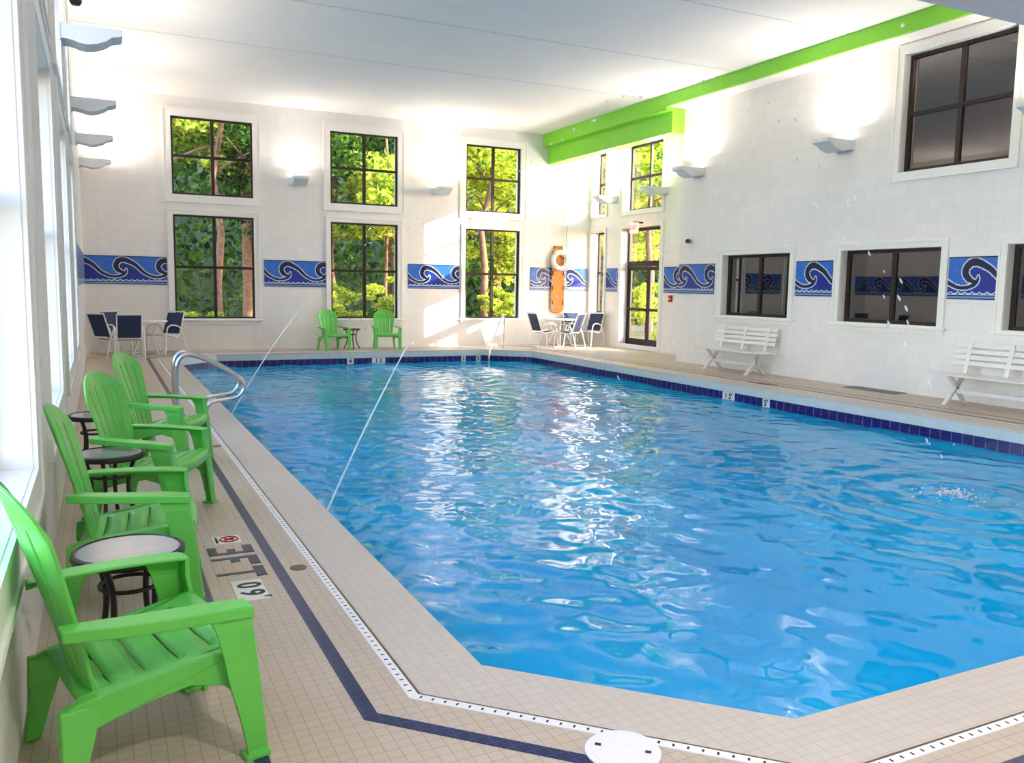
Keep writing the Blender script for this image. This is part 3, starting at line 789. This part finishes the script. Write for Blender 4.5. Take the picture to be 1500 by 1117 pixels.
CH = [((0.035, 2.945, 0), 13.5, 'nearest green plastic adirondack chair, its back cut by the left edge'),
      ((0.08, 4.60, 0), -4, 'second green adirondack chair beside the nearest round glass table'),
      ((0.24, 6.06, 0), -26, 'third green adirondack chair, turned toward the viewer, behind the middle glass table'),
      ((0.425, 7.75, 0), -24, 'farthest green adirondack chair of the left row, by the steel handrail'),
      ((4.95, 20.68 - .75, 0), -78, 'green adirondack chair at the back wall left of the small black table'),
      ((6.27, 20.68 - .75, 0), -97, 'green adirondack chair under the middle back window, right of the black table')]
for i, (loc, a, lab) in enumerate(CH):
    if i == 0: ad.location = loc; ad.rotation_euler = (0, 0, math.radians(a)); ad['label'] = lab
    else: copy_thing(ad, loc, math.radians(a), lab)

# ---------------------------------------------------------------- small round tables
def make_side_table():
    t = thing('side_table', '', 'side table', group='small round black metal tables with glass tops')
    mb = MB(); mb.lathe([(0.185, .462), (0.205, .455), (0.212, .468), (0.210, .486), (0.196, .492), (0.188, .484)]); mb.build('table_rim', M['black_metal'], t)
    mb = MB(); mb.lathe([(0.186, .470), (0.192, .478), (0.192, .4865), (0.186, .488)]); mb.build('glass_top', M['table_glass'], t)
    for k in range(4):
        a = PI / 4 + k * PI / 2; ca, sa = math.cos(a), math.sin(a)
        pts = arc([(0.155 * ca, 0.155 * sa, .465), (0.115 * ca, .115 * sa, .36), (0.108 * ca, .108 * sa, .25), (0.135 * ca, .135 * sa, .12), (0.185 * ca, .185 * sa, .03), (0.20 * ca, .20 * sa, 0.0)], 5)
        mb = MB(); mb.tube(pts, 0.0125, 8); mb.build('leg', M['black_metal'], t)
    for z, rr in ((.345, .112),):
        mb = MB(); mb.tube([(rr * math.cos(q * PI / 12), rr * math.sin(q * PI / 12), z) for q in range(25)], 0.009, 6, cap=False)
        mb.build('ring_brace', M['black_metal'], t)
    return t
st = make_side_table()
TB = [((0.07, 3.61, 0), 10, 'small round glass table nearest the viewer, between the first two green chairs'),
      ((0.02, 5.74, 0), 30, 'middle small round glass table between second and third green chairs'),
      ((-0.06, 7.45, 0), 5, 'farthest small round glass table of the left row'),
      ((5.50, 20.22, 0), 45, 'small black table between the two green chairs at the back wall')]
for i, (loc, a, lab) in enumerate(TB):
    if i == 0: st.location = loc; st.rotation_euler = (0, 0, math.radians(a)); st['label'] = lab
    else: copy_thing(st, loc, math.radians(a), lab)

# ---------------------------------------------------------------- white sling chairs and patio tables
def make_sling_chair():
    t = thing('patio_chair', '', 'chair', group='white-framed patio chairs with navy sling seats')
    for sg in (-1, 1):
        y = 0.265 * sg
        mb = MB()
        mb.tube(arc([(0.27, y, 0.015), (0.24, y, .25), (0.20, y, .52), (0.14, y, .60), (0.04, y, .625), (-0.12, y, .60), (-0.22, y, .54), (-0.29, y, .36), (-0.36, y, .12), (-0.39, y, .015)], 5), .015, 8)
        mb.build('arm_frame', M['white_metal'], t)
        y = 0.225 * sg
        mb = MB(); mb.tube(arc([(0.25, y, .40), (0.22, y, .425), (0.0, y, .395), (-0.17, y, .375), (-0.23, y, .42), (-0.30, y, .62), (-0.40, y, .90)], 5), .013, 8)
        mb.build('sling_rail', M['white_metal'], t)
    for nm, x, yy, z, r in (('floor_bar', -.39, .265, .017, .014), ('floor_bar', .27, .265, .017, .014), ('top_bar', -.40, .225, .90, .013), ('cross_bar', .24, .265, .41, .012), ('cross_bar', -.20, .265, .40, .012)):
        mb = MB(); mb.tube([(x, -yy, z), (x, yy, z)], r, 8); mb.build(nm, M['white_metal'], t)
    prof = arc([(0.24, 0, .425), (0.0, 0, .385), (-0.16, 0, .375)], 4)
    mb = MB(); n = len(prof)
    for a, b in zip(prof[:-1], prof[1:]):
        mb.hexa([(a.x, -.215, a.z - .006), (b.x, -.215, b.z - .006), (b.x, .215, b.z - .006), (a.x, .215, a.z - .006)], [(a.x, -.215, a.z), (b.x, -.215, b.z), (b.x, .215, b.z), (a.x, .215, a.z)])
    mb.build('seat', M['sling'], t)
    mb = MB(); prof = arc([(-0.22, 0, .43), (-0.295, 0, .62), (-0.39, 0, .875)], 4)
    for a, b in zip(prof[:-1], prof[1:]):
        mb.hexa([(a.x, -.215, a.z), (a.x - .008, -.215, a.z), (a.x - .008, .215, a.z), (a.x, .215, a.z)], [(b.x, -.215, b.z), (b.x - .008, -.215, b.z), (b.x - .008, .215, b.z), (b.x, .215, b.z)])
    mb.build('backrest', M['sling'], t)
    return t
sl = make_sling_chair()
SL = [((0.38, 19.98, 0), -55, 'navy sling chair in left back corner, hidden behind another against the wall'),
      ((0.20, 19.10, 0), 42, 'navy sling chair leaning near the left wall corner, in front of the hidden one'),
      ((0.50, 18.72, 0), 92, 'navy sling chair of the left table with its back to the viewer'),
      ((1.22, 19.72, 0), 225, 'navy sling chair on the window side of the left patio table'),
      ((10.55, 19.70, 0), 5, 'navy sling chair nearest the pool handrail, left of the right patio table'),
      ((10.98, 19.2, 0), 122, 'navy sling chair in front of the right patio table, back turned to the viewer'),
      ((11.75, 20.10, 0), -95, 'navy sling chair behind the right patio table, under the backboard'),
      ((11.82, 19.55, 0), 204, 'navy sling chair beside the narrow window, right of the patio table')]
for i, (loc, a, lab) in enumerate(SL):
    if i == 0: sl.location = loc; sl.rotation_euler = (0, 0, math.radians(a)); sl['label'] = lab
    else: copy_thing(sl, loc, math.radians(a), lab)
def make_patio_table():
    t = thing('patio_table', '', 'table', group='round white patio tables')
    mb = MB(); mb.lathe([(0.40, .70), (0.44, .695), (0.455, .71), (0.45, .725), (0.40, .728)]); mb.build('tabletop', M['white_metal'], t)
    for k in range(4):
        a = PI / 4 + k * PI / 2; ca, sa = math.cos(a), math.sin(a)
        mb = MB(); mb.tube(arc([(.36 * ca, .36 * sa, .70), (.22 * ca, .22 * sa, .45), (.20 * ca, .20 * sa, .3), (.36 * ca, .36 * sa, .0)], 5), .016, 8); mb.build('leg', M['white_metal'], t)
    return t
pt = make_patio_table(); pt.location = (0.84, 19.55, 0); pt['label'] = 'round white patio table among sling chairs in the left back corner'
copy_thing(pt, (11.16, 19.95, 0), 0.3, 'round white patio table among sling chairs below the orange backboard')

# ---------------------------------------------------------------- benches
def make_bench():
    t = thing('bench', '', 'bench', group='white slatted plastic benches along the right wall')
    # local x = towards the pool, y along the bench
    hl = 0.93
    for k in range(4):
        xx = 0.06 + k * 0.105
        mb = MB(); mb.box(xx, xx + .095, -hl, hl, .405, .43)
        mb.build('seat_slat', M['bench'], t, bevel=0.006)
    for k in range(4):
        z = 0.545 + k * 0.085; x = 0.02 - k * 0.024
        mb = MB(); mb.hexa([(x, -.84, z), (x + .02, -.84, z), (x + .02, .84, z), (x, .84, z)], [(x - .018, -.84, z + .060), (x + .002, -.84, z + .060), (x + .002, .84, z + .060), (x - .018, .84, z + .060)])
        mb.build('back_slat', M['bench'], t, bevel=0.005)
    for y in (-.62, 0, .62):
        mb = MB(); mb.hexa([(.045, y - .035, .40), (.075, y - .035, .40), (.075, y + .035, .40), (.045, y + .035, .40)], [(-.055, y - .035, .875), (-.03, y - .035, .875), (-.03, y + .035, .875), (-.055, y + .035, .875)])
        mb.build('back_post', M['bench'], t, bevel=0.004)
    for y in (-.60, .60):
        mb = MB(); mb.hexa([(.50, y - .03, 0), (.44, y - .03, 0), (.44, y + .03, 0), (.50, y + .03, 0)], [(.13, y - .03, .405), (.06, y - .03, .405), (.06, y + .03, .405), (.13, y + .03, .405)])
        mb.build('leg', M['bench'], t, bevel=0.006)
        mb = MB(); mb.hexa([(.07, y - .03, 0), (.01, y - .03, 0), (.01, y + .03, 0), (.07, y + .03, 0)], [(.44, y - .03, .405), (.37, y - .03, .405), (.37, y + .03, .405), (.44, y + .03, .405)])
        mb.build('leg', M['bench'], t, bevel=0.006)
    mb = MB(); mb.box(.24, .27, -.6, .6, .155, .215); mb.build('stretcher', M['bench'], t, bevel=0.004)
    return t
be = make_bench(); be.location = (11.18, 12.68, 0); be.rotation_euler = (0, 0, PI); be['label'] = 'white slatted bench below the left tinted window'
copy_thing(be, (11.18, 7.36, 0), PI, 'white slatted bench at the right edge of the photo')

# ---------------------------------------------------------------- steel rails
hr = thing('pool_handrail', 'pair of looped stainless steel grab rails at the left pool edge', 'handrail', (0.74, 10.0, 0))
for dy in (0.0, 0.42):
    mb = MB()
    mb.tube(arc([(0, dy, 0), (-.005, dy, .30), (0, dy, .60), (.05, dy, .72), (.15, dy, .745), (.35, dy, .67), (.58, dy, .54), (.70, dy, .44), (.715, dy, .34), (.64, dy, .25), (.50, dy, .225), (.36, dy, .20), (.30, dy, .12), (.29, dy, 0)], 6), .024, 12)
    mb.build('rail_tube', M['chrome'], hr)
    for xx in (0, .29):
        mb = MB(); mb.lathe([(.055, 0.004), (.055, .014), (.035, .022)], (xx, dy, 0), 20); mb.build('flange', M['chrome'], hr)
sr = thing('stair_handrail', 'bent steel stair rail rising from the far end of the pool', 'handrail', (9.33, 19.62, 0))
mb = MB(); mb.tube(arc([(0, 0, 0), (0, 0, .40), (-.01, -.02, .76), (-.06, -.1, .84), (-.18, -.22, .78), (-.52, -.62, .40), (-.86, -1.02, .02), (-.90, -1.08, -.30), (-.90, -1.08, -.62)], 6), .022, 10); mb.build('rail_tube', M['chrome'], sr)
mb = MB(); mb.lathe([(.05, 0.002), (.05, .012), (.035, .02)], (0, 0, 0), 20); mb.build('flange', M['chrome'], sr)

# ---------------------------------------------------------------- rescue equipment
bb = thing('rescue_backboard', 'orange rescue backboard hanging on the back wall', 'backboard', (11.37, D, 0))
poly = []
for k in range(13):
    a = PI + PI * k / 12; poly.append((0.215 * math.cos(a), 1.02 + .16 * math.sin(a)))
for k in range(13):
    a = PI * k / 12; poly.append((0.185 * math.cos(a), 2.50 + .16 * math.sin(a)))
mb = MB(); mb.prism([(x, z) for x, z in poly], 1, -.075, -.035); board = mb.build('board', M['orange'], bb, bevel=0.008)
for z in (1.15, 1.55, 1.95, 2.4):
    for sg in (-1, 1):
        mb = MB(); mb.box(.165 * sg - .018, .165 * sg + .018, -.079, -.0745, z - .06, z + .06); mb.build('hand_slot', M['black'], board)
mb = MB(); mb.box(-.12, .12, -.085, -.035, 2.62, 2.70); mb.build('head_strap', M['brass'], bb)
for z in (1.35, 2.25):
    mb = MB(); mb.box(-.04, .04, -.035, -.001, z - .05, z + .05); mb.build('wall_bracket', M['black_metal'], bb)
rb = thing('ring_buoy', 'white ring buoy hung over the top of the orange backboard', 'life ring', (11.38, D - .15, 2.30))
mb = MB(); n, m = 36, 12
vs = [((.215 + .068 * math.cos(2 * PI * j / m)) * math.cos(2 * PI * i / n), .055 * math.sin(2 * PI * j / m), (.215 + .068 * math.cos(2 * PI * j / m)) * math.sin(2 * PI * i / n)) for i in range(n) for j in range(m)]
mb.add(vs, [(i * m + j, ((i + 1) % n) * m + j, ((i + 1) % n) * m + (j + 1) % m, i * m + (j + 1) % m) for i in range(n) for j in range(m)], True); ringo = mb.build('ring', M['buoy'], rb)
for k in range(4):
    a = PI / 4 + k * PI / 2
    mb = MB(); c = Vector((.215 * math.cos(a), 0, .215 * math.sin(a))); rad = Vector((math.cos(a), 0, math.sin(a)))
    tpts = [c + (rad * math.cos(q) + Vector((0, 1, 0)) * math.sin(q)) * .072 for q in [2 * PI * z / 12 for z in range(13)]]
    mb.tube(tpts, .012, 5, cap=False); mb.build('rope_band', M['plaque'], ringo)
hk = thing('rescue_hook', 'long shepherd hook pole curving at the top beside the backboard', 'pole', (11.62, D - .05, 0))
mb = MB(); mb.tube(arc([(0, 0, 1.55), (0, 0, 2.5), (.03, 0, 3.6), (.09, 0, 3.98), (.28, 0, 4.16), (.48, 0, 4.14), (.64, 0, 4.02), (.72, 0, 3.86)], 7), .014, 8); mb.build('pole', M['pole'], hk)
for z in (2.22, 1.64):
    mb = MB(); mb.box(-.05, .05, .0, .049, z - .02, z + .02); mb.build('pole_bracket', M['pole'], hk)

# ---------------------------------------------------------------- exit sign, alarm, emergency lamp, ceiling items
ex = thing('exit_sign', 'small red and white exit sign hung above the entrance door', 'sign', (W - .28, 17.98, 3.08))
mb = MB(); mb.box(-.02, .02, -.17, .17, -.13, .13); sbx = mb.build('sign_box', M['exit'], ex)
mb = MB(); mb.box(.0, .28, -.02, .02, .12, .16); mb.build('bracket', M['black_metal'], ex)
tx = text_mesh('sign_letters', 'EXIT', 0.16, M['exit_text'], sbx, bold=.004); tx.matrix_basis = Matrix.Translation((-.022, 0, 0)) @ Matrix(((0, 0, -1, 0), (-1, 0, 0, 0), (0, 1, 0, 0), (0, 0, 0, 1)))
fa = thing('fire_alarm', 'small red fire alarm pull box right of the entrance door', 'fire alarm', (W, 16.72, 1.34))
mb = MB(); mb.box(-.05, 0, -.06, .06, -.08, .08); mb.build('alarm_box', M['red'], fa, bevel=.006)
mb = MB(); mb.box(-.062, -.05, -.035, .035, -.02, .015); mb.build('pull_handle', M['plaque'], fa)
em = thing('emergency_light', 'small grey emergency lamp on the right wall near the corner', 'wall lamp', (R, 14.70, 2.59))
mb = MB(); mb.box(-.06, 0, -.02, .16, -.03, .03); mb.build('lamp_base', M['trimw'], em, bevel=.005)
mb = MB(); mb.tube([(-.05, -.03, 0), (-.13, -.08, -.01)], .045, 10); mb.build('lamp_head', M['black_metal'], em)
sd = thing('ceiling_speaker', 'small round white fixture on the ceiling by the left back corner', 'ceiling fixture', (0.33, 20.2, CZ))
mb = MB(); mb.lathe([(.11, -.02), (.12, 0.0)], n=24); mb.lathe([(.06, -.10), (.09, -.07), (.10, -.02)], n=24); mb.build('housing', M['trimw'], sd)
pr = thing('wall_camera', 'small dark camera on a bracket high on the left wall', 'camera', (L, 7.6, 3.74))
mb = MB(); mb.tube([(0, 0, .06), (.12, 0, .06), (.17, 0, .02)], .018, 8); mb.build('bracket', M['trimw'], pr)
mb = MB(); mb.lathe([(.045, -.04), (.045, .06), (.03, .08)], (.2, 0, 0), 20); mb.build('housing', M['trimw'], pr)
mb = MB(); mb.lathe([(.0, -.085), (.03, -.08), (.043, -.06), (.046, -.04)], (.2, 0, 0), 20); mb.build('dome', M['black_metal'], pr)
bs = tag(MB().lathe([(.012, 0), (.02, .004), (.018, .012)], (0, 0, 0), 12).build('beam_screw', M['trimw']), 'small pale bolt head on the face of the green beam', 'bolt')
bs.rotation_euler = (0, -PI / 2, 0); bs.location = (10.86, 9.2, 5.50); bs.scale = (1.6, 1.6, 2)

# ---------------------------------------------------------------- deck markings and fittings
dm3 = thing('depth_marking', 'dark blue mosaic letters 3FT set in the deck by the second chair', 'marking', (0, 0, 0))
z0, z1 = 0.0, 0.0028
def blocks(name, rects):
    mb = MB()
    for (x0, x1, y0, y1) in rects: mb.box(x0, x1, y0, y1, z0, z1)
    return mb.build(name, M['navyblock'], dm3)
blocks('numeral_three', [(.51, .76, 4.93, 4.962), (.705, .76, 4.962, 5.078), (.615, .66, 4.962, 5.022), (.51, .56, 4.962, 5.078)])
blocks('letter_f', [(.51, .76, 4.835, 4.867), (.705, .76, 4.715, 4.835), (.61, .66, 4.775, 4.835)])
blocks('letter_t', [(.705, .76, 4.50, 4.665), (.51, .705, 4.566, 4.598)])
def plaque(name, lab, x0, x1, y0, y1):
    t = thing(name, lab, 'marking', ((x0 + x1) / 2, (y0 + y1) / 2, 0))
    mb = MB(); mb.box(-(x1 - x0) / 2, (x1 - x0) / 2, -(y1 - y0) / 2, (y1 - y0) / 2, 0, .003); mb.build('tile', M['plaque'], t); return t
pl = plaque('depth_plaque', 'white deck tile reading 0 9 with a tick, beside the 3FT letters', .56, .712, 4.142, 4.448)
for s, yy, xx, sz in (('0', .07, 0, .165), ('9', -.045, 0, .165), ("'", -.118, .035, .12)):
    t_ = text_mesh('numeral', s, sz, M['black'], pl, bold=.003)
    t_.matrix_basis = Matrix.Translation((xx, yy, .0035)) @ Matrix.Rotation(-PI / 2, 4, 'Z')
nd = plaque('no_diving_plaque', 'white deck tile with a red crossed-out diver symbol', .565, .72, 5.14, 5.30)
mb = MB(); mb.tube([(.012 + .052 * math.cos(q * PI / 14), .052 * math.sin(q * PI / 14), .004) for q in range(29)], .006, 4, cap=False)
mb.tube([(.012 - .037, -.037, .004), (.012 + .037, .037, .004)], .005, 4); mb.build('ban_ring', M['red'], nd)
mb = MB(); mb.tube([(-.015, .015, .0035), (.01, 0, .0035), (.04, -.01, .0035)], .006, 4); mb.build('diver', M['black'], nd)
t_ = text_mesh('lettering', 'NO DIVING', .022, M['black'], nd, bold=.0006); t_.matrix_basis = Matrix.Translation((-.06, 0, .0035)) @ Matrix.Rotation(-PI / 2, 4, 'Z')

tag(MB().lathe([(.0, .0), (.045, .0), (.045, .004), (.0, .005)], (0, 0, 0), 24).build('floor_drain', M['brass']), 'round brown deck drain between the blue line and white channel', 'drain').location = (.932, 4.545, 0)
d2 = MB().lathe([(.0, .0), (.045, .0), (.045, .004), (.0, .005)], (0, 0, 0), 24).build('floor_drain', M['brass'])
tag(d2, 'small dark deck drain in line with the third green chair', 'drain').location = (.953, 8.35, 0)
sk = thing('skimmer_lid', 'round white skimmer lid in the deck at the near pool corner', 'lid', (1.535, 2.245, 0))
mb = MB(); mb.lathe([(.0, .0), (.128, .0), (.128, .006), (.112, .007)], n=40); mb.build('collar', M['drainw'], sk)
mb = MB(); mb.lathe([(.0, .006), (.104, .006), (.104, .010), (.0, .0105)], n=40); mb.build('lid', M['drainw'], sk)
for a in (2.4, 5.6):
    mb = MB(); mb.tube([(.075 * math.cos(a), .075 * math.sin(a), .0108), (.095 * math.cos(a), .095 * math.sin(a), .0108)], .006, 5); mb.build('finger_hole', M['black'], sk)
fm = tag(MB().box(-.16, .16, -.5, .5, 0, .012).build('floor_mat', M['mat'], bevel=.004), 'thin dark grey mat lying on the right deck by the wall', 'mat'); fm.location = (11.14, 9.55, 0)
# lettering set in the right deck
fd = thing('deck_lettering', 'grey blue deck lettering 5FT beside the right pool edge', 'marking', (10.08, 10.9, 0.0))
t_ = text_mesh('letters', '5FT', .30, M['navyblock'], fd, bold=.01); t_.matrix_basis = Matrix.Translation((0, 0, .0025)) @ Matrix.Rotation(PI / 2, 4, 'Z')
# depth plates on the waterline
def waterline_plate(x, y, rz, wd, txt, lab):
    t = thing('depth_plate', lab, 'marking', (x, y, -.222), rz)
    mb = MB(); mb.box(-wd / 2, wd / 2, -.008, 0, -.068, .068); tl = mb.build('tile', M['plaque'], t)
    a = text_mesh('numeral', txt, .13, M['black'], tl, bold=.004); a.matrix_basis = Matrix.Translation((0, -.0095, 0)) @ Matrix.Rotation(PI / 2, 4, 'X')
waterline_plate(9.519, 11.12, -PI / 2, .30, "1 5'", 'wider white waterline tile reading 1 5 on the right pool edge')
waterline_plate(9.519, 10.22, -PI / 2, .16, "5'", 'narrow white waterline tile with a lone 5, nearer the viewer on the right edge')
waterline_plate(5.20, 19.249, 0, .16, '4', 'left white number tile on the far pool edge near the green chairs')
waterline_plate(5.88, 19.249, 0, .32, '1 2', 'wider white number tile on the far pool edge, right of the narrow one')
waterline_plate(8.05, 19.249, 0, .12, '3', 'white number tile just left of the stair rail')
waterline_plate(8.45, 19.249, 0, .12, '3', 'white number tile just right of the stair rail')

# ---------------------------------------------------------------- water jets
def jet(start, end, h, lab, seed, solid=.2, splash=True, drops=70):
    rnd = random.Random(seed)
    s, e = Vector(start), Vector(end)
    t = thing('water_jet', lab, 'water jet', start, group='thin arching water jets')
    def P(q):
        p = s.lerp(e, q); p.z = s.z * (1 - q) + e.z * q + 4 * h * q * (1 - q); return p - s
    mb = MB(); k = 22; mb.tube([P(solid * i / k) for i in range(k + 1)], [.007 - .003 * i / k for i in range(k + 1)], 6); mb.build('stream', M['spray'], t)
    mb = MB()
    for i in range(drops):
        q = solid + (1 - solid) * (i + rnd.random()) / drops; p = P(q)
        if q < .72 and i % 2: continue
        sp_ = 0.02 + .07 * (q - solid)
        p += Vector((rnd.gauss(0, sp_), rnd.gauss(0, sp_), rnd.gauss(0, sp_)))
        d = (P(min(1, q + .01)) - P(q - .01)).normalized(); l = rnd.uniform(.012, .045) * (.45 if q < .72 else 1.0)
        mb.tube([p - d * l, p - d * l * .4, p + d * l * .4, p + d * l], [.001, .2 * l + .003, .2 * l + .003, .001], 6)
    mb.build('droplets', M['spray'], t)['kind'] = 'stuff'
    if splash:
        mb = MB()
        for i in range(150):
            a = rnd.random() * 2 * PI; rr = abs(rnd.gauss(0, .17)); z = rnd.random() ** 2 * .09 * math.exp(-rr * 3); l = rnd.uniform(.006, .018)
            c = e - s + Vector((rr * math.cos(a), rr * math.sin(a), z)); mb.tube([c - Vector((l, 0, 0)), c, c + Vector((l, 0, 0))], [.002, l * .6, .002], 5)
        mb.build('splash', M['spray'], t)['kind'] = 'stuff'
jet((1.37, 5.68, 0.0), (6.95, 5.0, WZ), 3.25, 'nearer thin water jet arching from the left pool edge to the right-hand splash', 1, solid=.10, drops=110)
jet((1.37, 10.4, 0.0), (6.7, 10.0, WZ), 2.5, 'farther thin water jet arching up from the left pool edge by the handrail', 2, solid=.16, drops=80)
jet((1.37, 17.2, 0.0), (5.7, 17.6, WZ), 1.6, 'faint far water jet ending in a splash before the back wall', 3, solid=.05, drops=24)

# ---------------------------------------------------------------- outdoors
mb = MB(); mb.box(-60, 90, D + TH, 90, -.35, -.05); mb.box(W + .45, 90, 16, D + TH, -.35, -.05); mb.box(-60, L - TH, -20, D + TH, -.35, -.05)
g_ = mb.build('ground', M['soil']); tag(g_, kind='structure')
mb = MB(); mb.add([(-50, 42, -.3), (90, 42, -.3), (90, 56, 17), (-50, 56, 17), (-50, 70, 17), (90, 70, 17)], [(0, 1, 2, 3), (3, 2, 5, 4)]); tag(mb.build('hillside', M['hill']), kind='structure')
def crown_mesh(name, n, rx, ry, rz, leaf, seed, hang=.0, clusters=42):
    rng = np.random.RandomState(seed)
    cl = rng.normal(size=(clusters, 3)); cl /= np.linalg.norm(cl, axis=1)[:, None]; cl *= (rng.rand(clusters, 1) ** .4) * np.array([[rx, ry, rz]]) * .85
    who = rng.randint(0, clusters, n); rad = rng.uniform(.35, .75, clusters)[who] * min(rx, ry, rz) * .42
    dd = rng.normal(size=(n, 3)); dd /= np.linalg.norm(dd, axis=1)[:, None]
    P = cl[who] + dd * (rng.rand(n, 1) ** .35) * rad[:, None] * np.array([[1.25, 1.25, .6]])
    a = rng.normal(size=(n, 3)); a[:, 2] *= .6; a /= np.linalg.norm(a, axis=1)[:, None]
    b = np.cross(a, rng.normal(size=(n, 3))); b /= np.linalg.norm(b, axis=1)[:, None]
    s = leaf * rng.uniform(.6, 1.3, (n, 1))
    q = np.stack([P - a * s, P + b * s * .55, P + a * s, P - b * s * .55], 1).reshape(-1, 3)
    me = bpy.data.meshes.new(name); me.from_pydata(q.tolist(), [], np.arange(4 * n).reshape(-1, 4).tolist()); me.update(); return me
crowns = [crown_mesh('crown', 9000, 2.6, 2.2, 2.2, .10, 11), crown_mesh('crown', 9000, 2.2, 2.2, 2.8, .09, 12), crown_mesh('crown', 9000, 3.2, 2.4, 2.0, .11, 13)]
for me in crowns: me.materials.append(M['leaf'])
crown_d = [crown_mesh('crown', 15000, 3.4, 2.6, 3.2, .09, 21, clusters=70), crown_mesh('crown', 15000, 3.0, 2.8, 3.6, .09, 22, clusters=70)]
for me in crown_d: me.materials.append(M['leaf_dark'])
def trunk_mesh(h, r, seed):
    rnd = random.Random(seed); mb = MB(); pts = [(rnd.uniform(-.05, .05) * k, rnd.uniform(-.05, .05) * k, h * k / 6) for k in range(7)]
    mb.tube(pts, [r * (1.15 - .12 * k) for k in range(7)], 10)
    for k in range(6):
        a = rnd.random() * 2 * PI; z = h * rnd.uniform(.45, .95); l = rnd.uniform(1.0, 2.2)
        mb.tube([(0, 0, z), (l * .5 * math.cos(a), l * .5 * math.sin(a), z + .5), (l * math.cos(a), l * math.sin(a), z + .8)], [r * .35, r * .25, r * .08], 6)
    return mb
trees = [ # x, y, crown z, trunk h, trunk r, crown idx (neg = dark), scale, label
    (1.6, 26.0, 6.2, 7.0, .16, 0, 1.0, 'sunlit tree seen through the upper left back window'),
    (4.4, 29.0, 7.2, 8.0, .17, 1, 1.1, 'tree with reddish trunk seen through the lower left back window'),
    (4.9, 25.6, 5.2, 6.0, .10, -1, .8, 'darker tree just right of the left back window view'),
    (8.6, 26.4, 4.2, 6.0, .10, 2, 1.0, 'bright yellow-green tree filling the middle back windows'),
    (7.2, 29.0, 7.4, 8.0, .15, -2, 1.0, 'shaded green tree in the upper middle back window'),
    (11.6, 26.0, 5.8, 7.0, .13, 0, 1.05, 'sunlit tree seen through the upper right back window'),
    (13.4, 28.6, 4.0, 6.0, .12, 1, 1.0, 'sunlit tree seen through the lower right back window'),
    (18.6, 26.4, 5.6, 6.5, .14, 0, 1.0, 'sunlit tree seen through the window above the entrance door'),
    (19.8, 30.5, 4.2, 6.5, .14, 2, 1.05, 'bright tree seen through the glass entrance door'),
    (24.6, 35.0, 6.0, 8.0, .18, 1, 1.5, 'distant tree behind the one seen through the entrance door')]
for i, (x, y, cz, th, tr_, ci, sc, lab) in enumerate(trees):
    t = thing('tree', lab, 'tree', (x, y, -.06), group=None)
    trunk_mesh(th, tr_, i).build('trunk', M['bark'], t)
    me = crowns[ci] if ci >= 0 else crown_d[-ci - 1]
    o = bpy.data.objects.new('crown', me); C.objects.link(o); o.parent = t; o.location = (0, 0, cz); o.scale = (sc,) * 3; o.rotation_euler = (0, 0, i * 1.1)
bushes = [(5.6, 23.4, .75, .42, 'low sunlit bush under the middle back window'), (7.9, 24.2, .9, .4, 'leafy bush at the right of the middle back window'), (2.4, 24.8, .2, .33, 'low bush at the foot of the left back window view'),
          (17.2, 24.4, .9, .42, 'rounded bush outside the entrance door'), (15.6, 21.2, .35, .2, 'small bush by the path outside the entrance door'), (12.0, 24.6, .9, .4, 'bush below the right back window view')]
for i, (x, y, z, sc, lab) in enumerate(bushes):
    o = bpy.data.objects.new('bush', crowns[i % 3]); C.objects.link(o); o.location = (x, y, z); o.scale = (sc * 1.2, sc * 1.2, sc); o.rotation_euler = (0, 0, i); tag(o, lab, 'bush')
# the wood beyond: a deep belt of trees nobody could count
mb_v = []; mb_f = []; rng = np.random.RandomState(5)
n = 100000
px = rng.uniform(-24, 66, n); py = rng.uniform(31, 40, n); pz = rng.uniform(-.2, 16, n)
P = np.stack([px, py, pz], 1)
a = rng.normal(size=(n, 3)); a /= np.linalg.norm(a, axis=1)[:, None]; b = np.cross(a, rng.normal(size=(n, 3))); b /= np.linalg.norm(b, axis=1)[:, None]
s = .18 * rng.uniform(.6, 1.3, (n, 1)); q = np.stack([P - a * s, P + b * s * .6, P + a * s, P - b * s * .6], 1).reshape(-1, 3)
me = bpy.data.meshes.new('woodland'); me.from_pydata(q.tolist(), [], np.arange(4 * n).reshape(-1, 4).tolist()); me.update(); me.materials.append(M['leaf_dark'])
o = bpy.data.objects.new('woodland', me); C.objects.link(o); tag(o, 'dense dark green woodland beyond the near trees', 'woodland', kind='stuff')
for i, (x, y, r0, lab) in enumerate(((3.05, 25.2, .11, 'slim reddish trunk left of centre in the lower left back window'), (4.15, 25.6, .10, 'slim sunlit trunk right of centre in the lower left back window'), (8.15, 25.9, .06, 'thin pale trunk seen in the lower middle back window'))):
    t = thing('slender_tree', lab, 'tree', (x, y, -.06)); trunk_mesh(9, r0, 40 + i).build('trunk', M['bark'], t)
    o = bpy.data.objects.new('crown', crowns[i]); C.objects.link(o); o.parent = t; o.location = (0, 0, 8.6); o.scale = (.4, .4, .4)
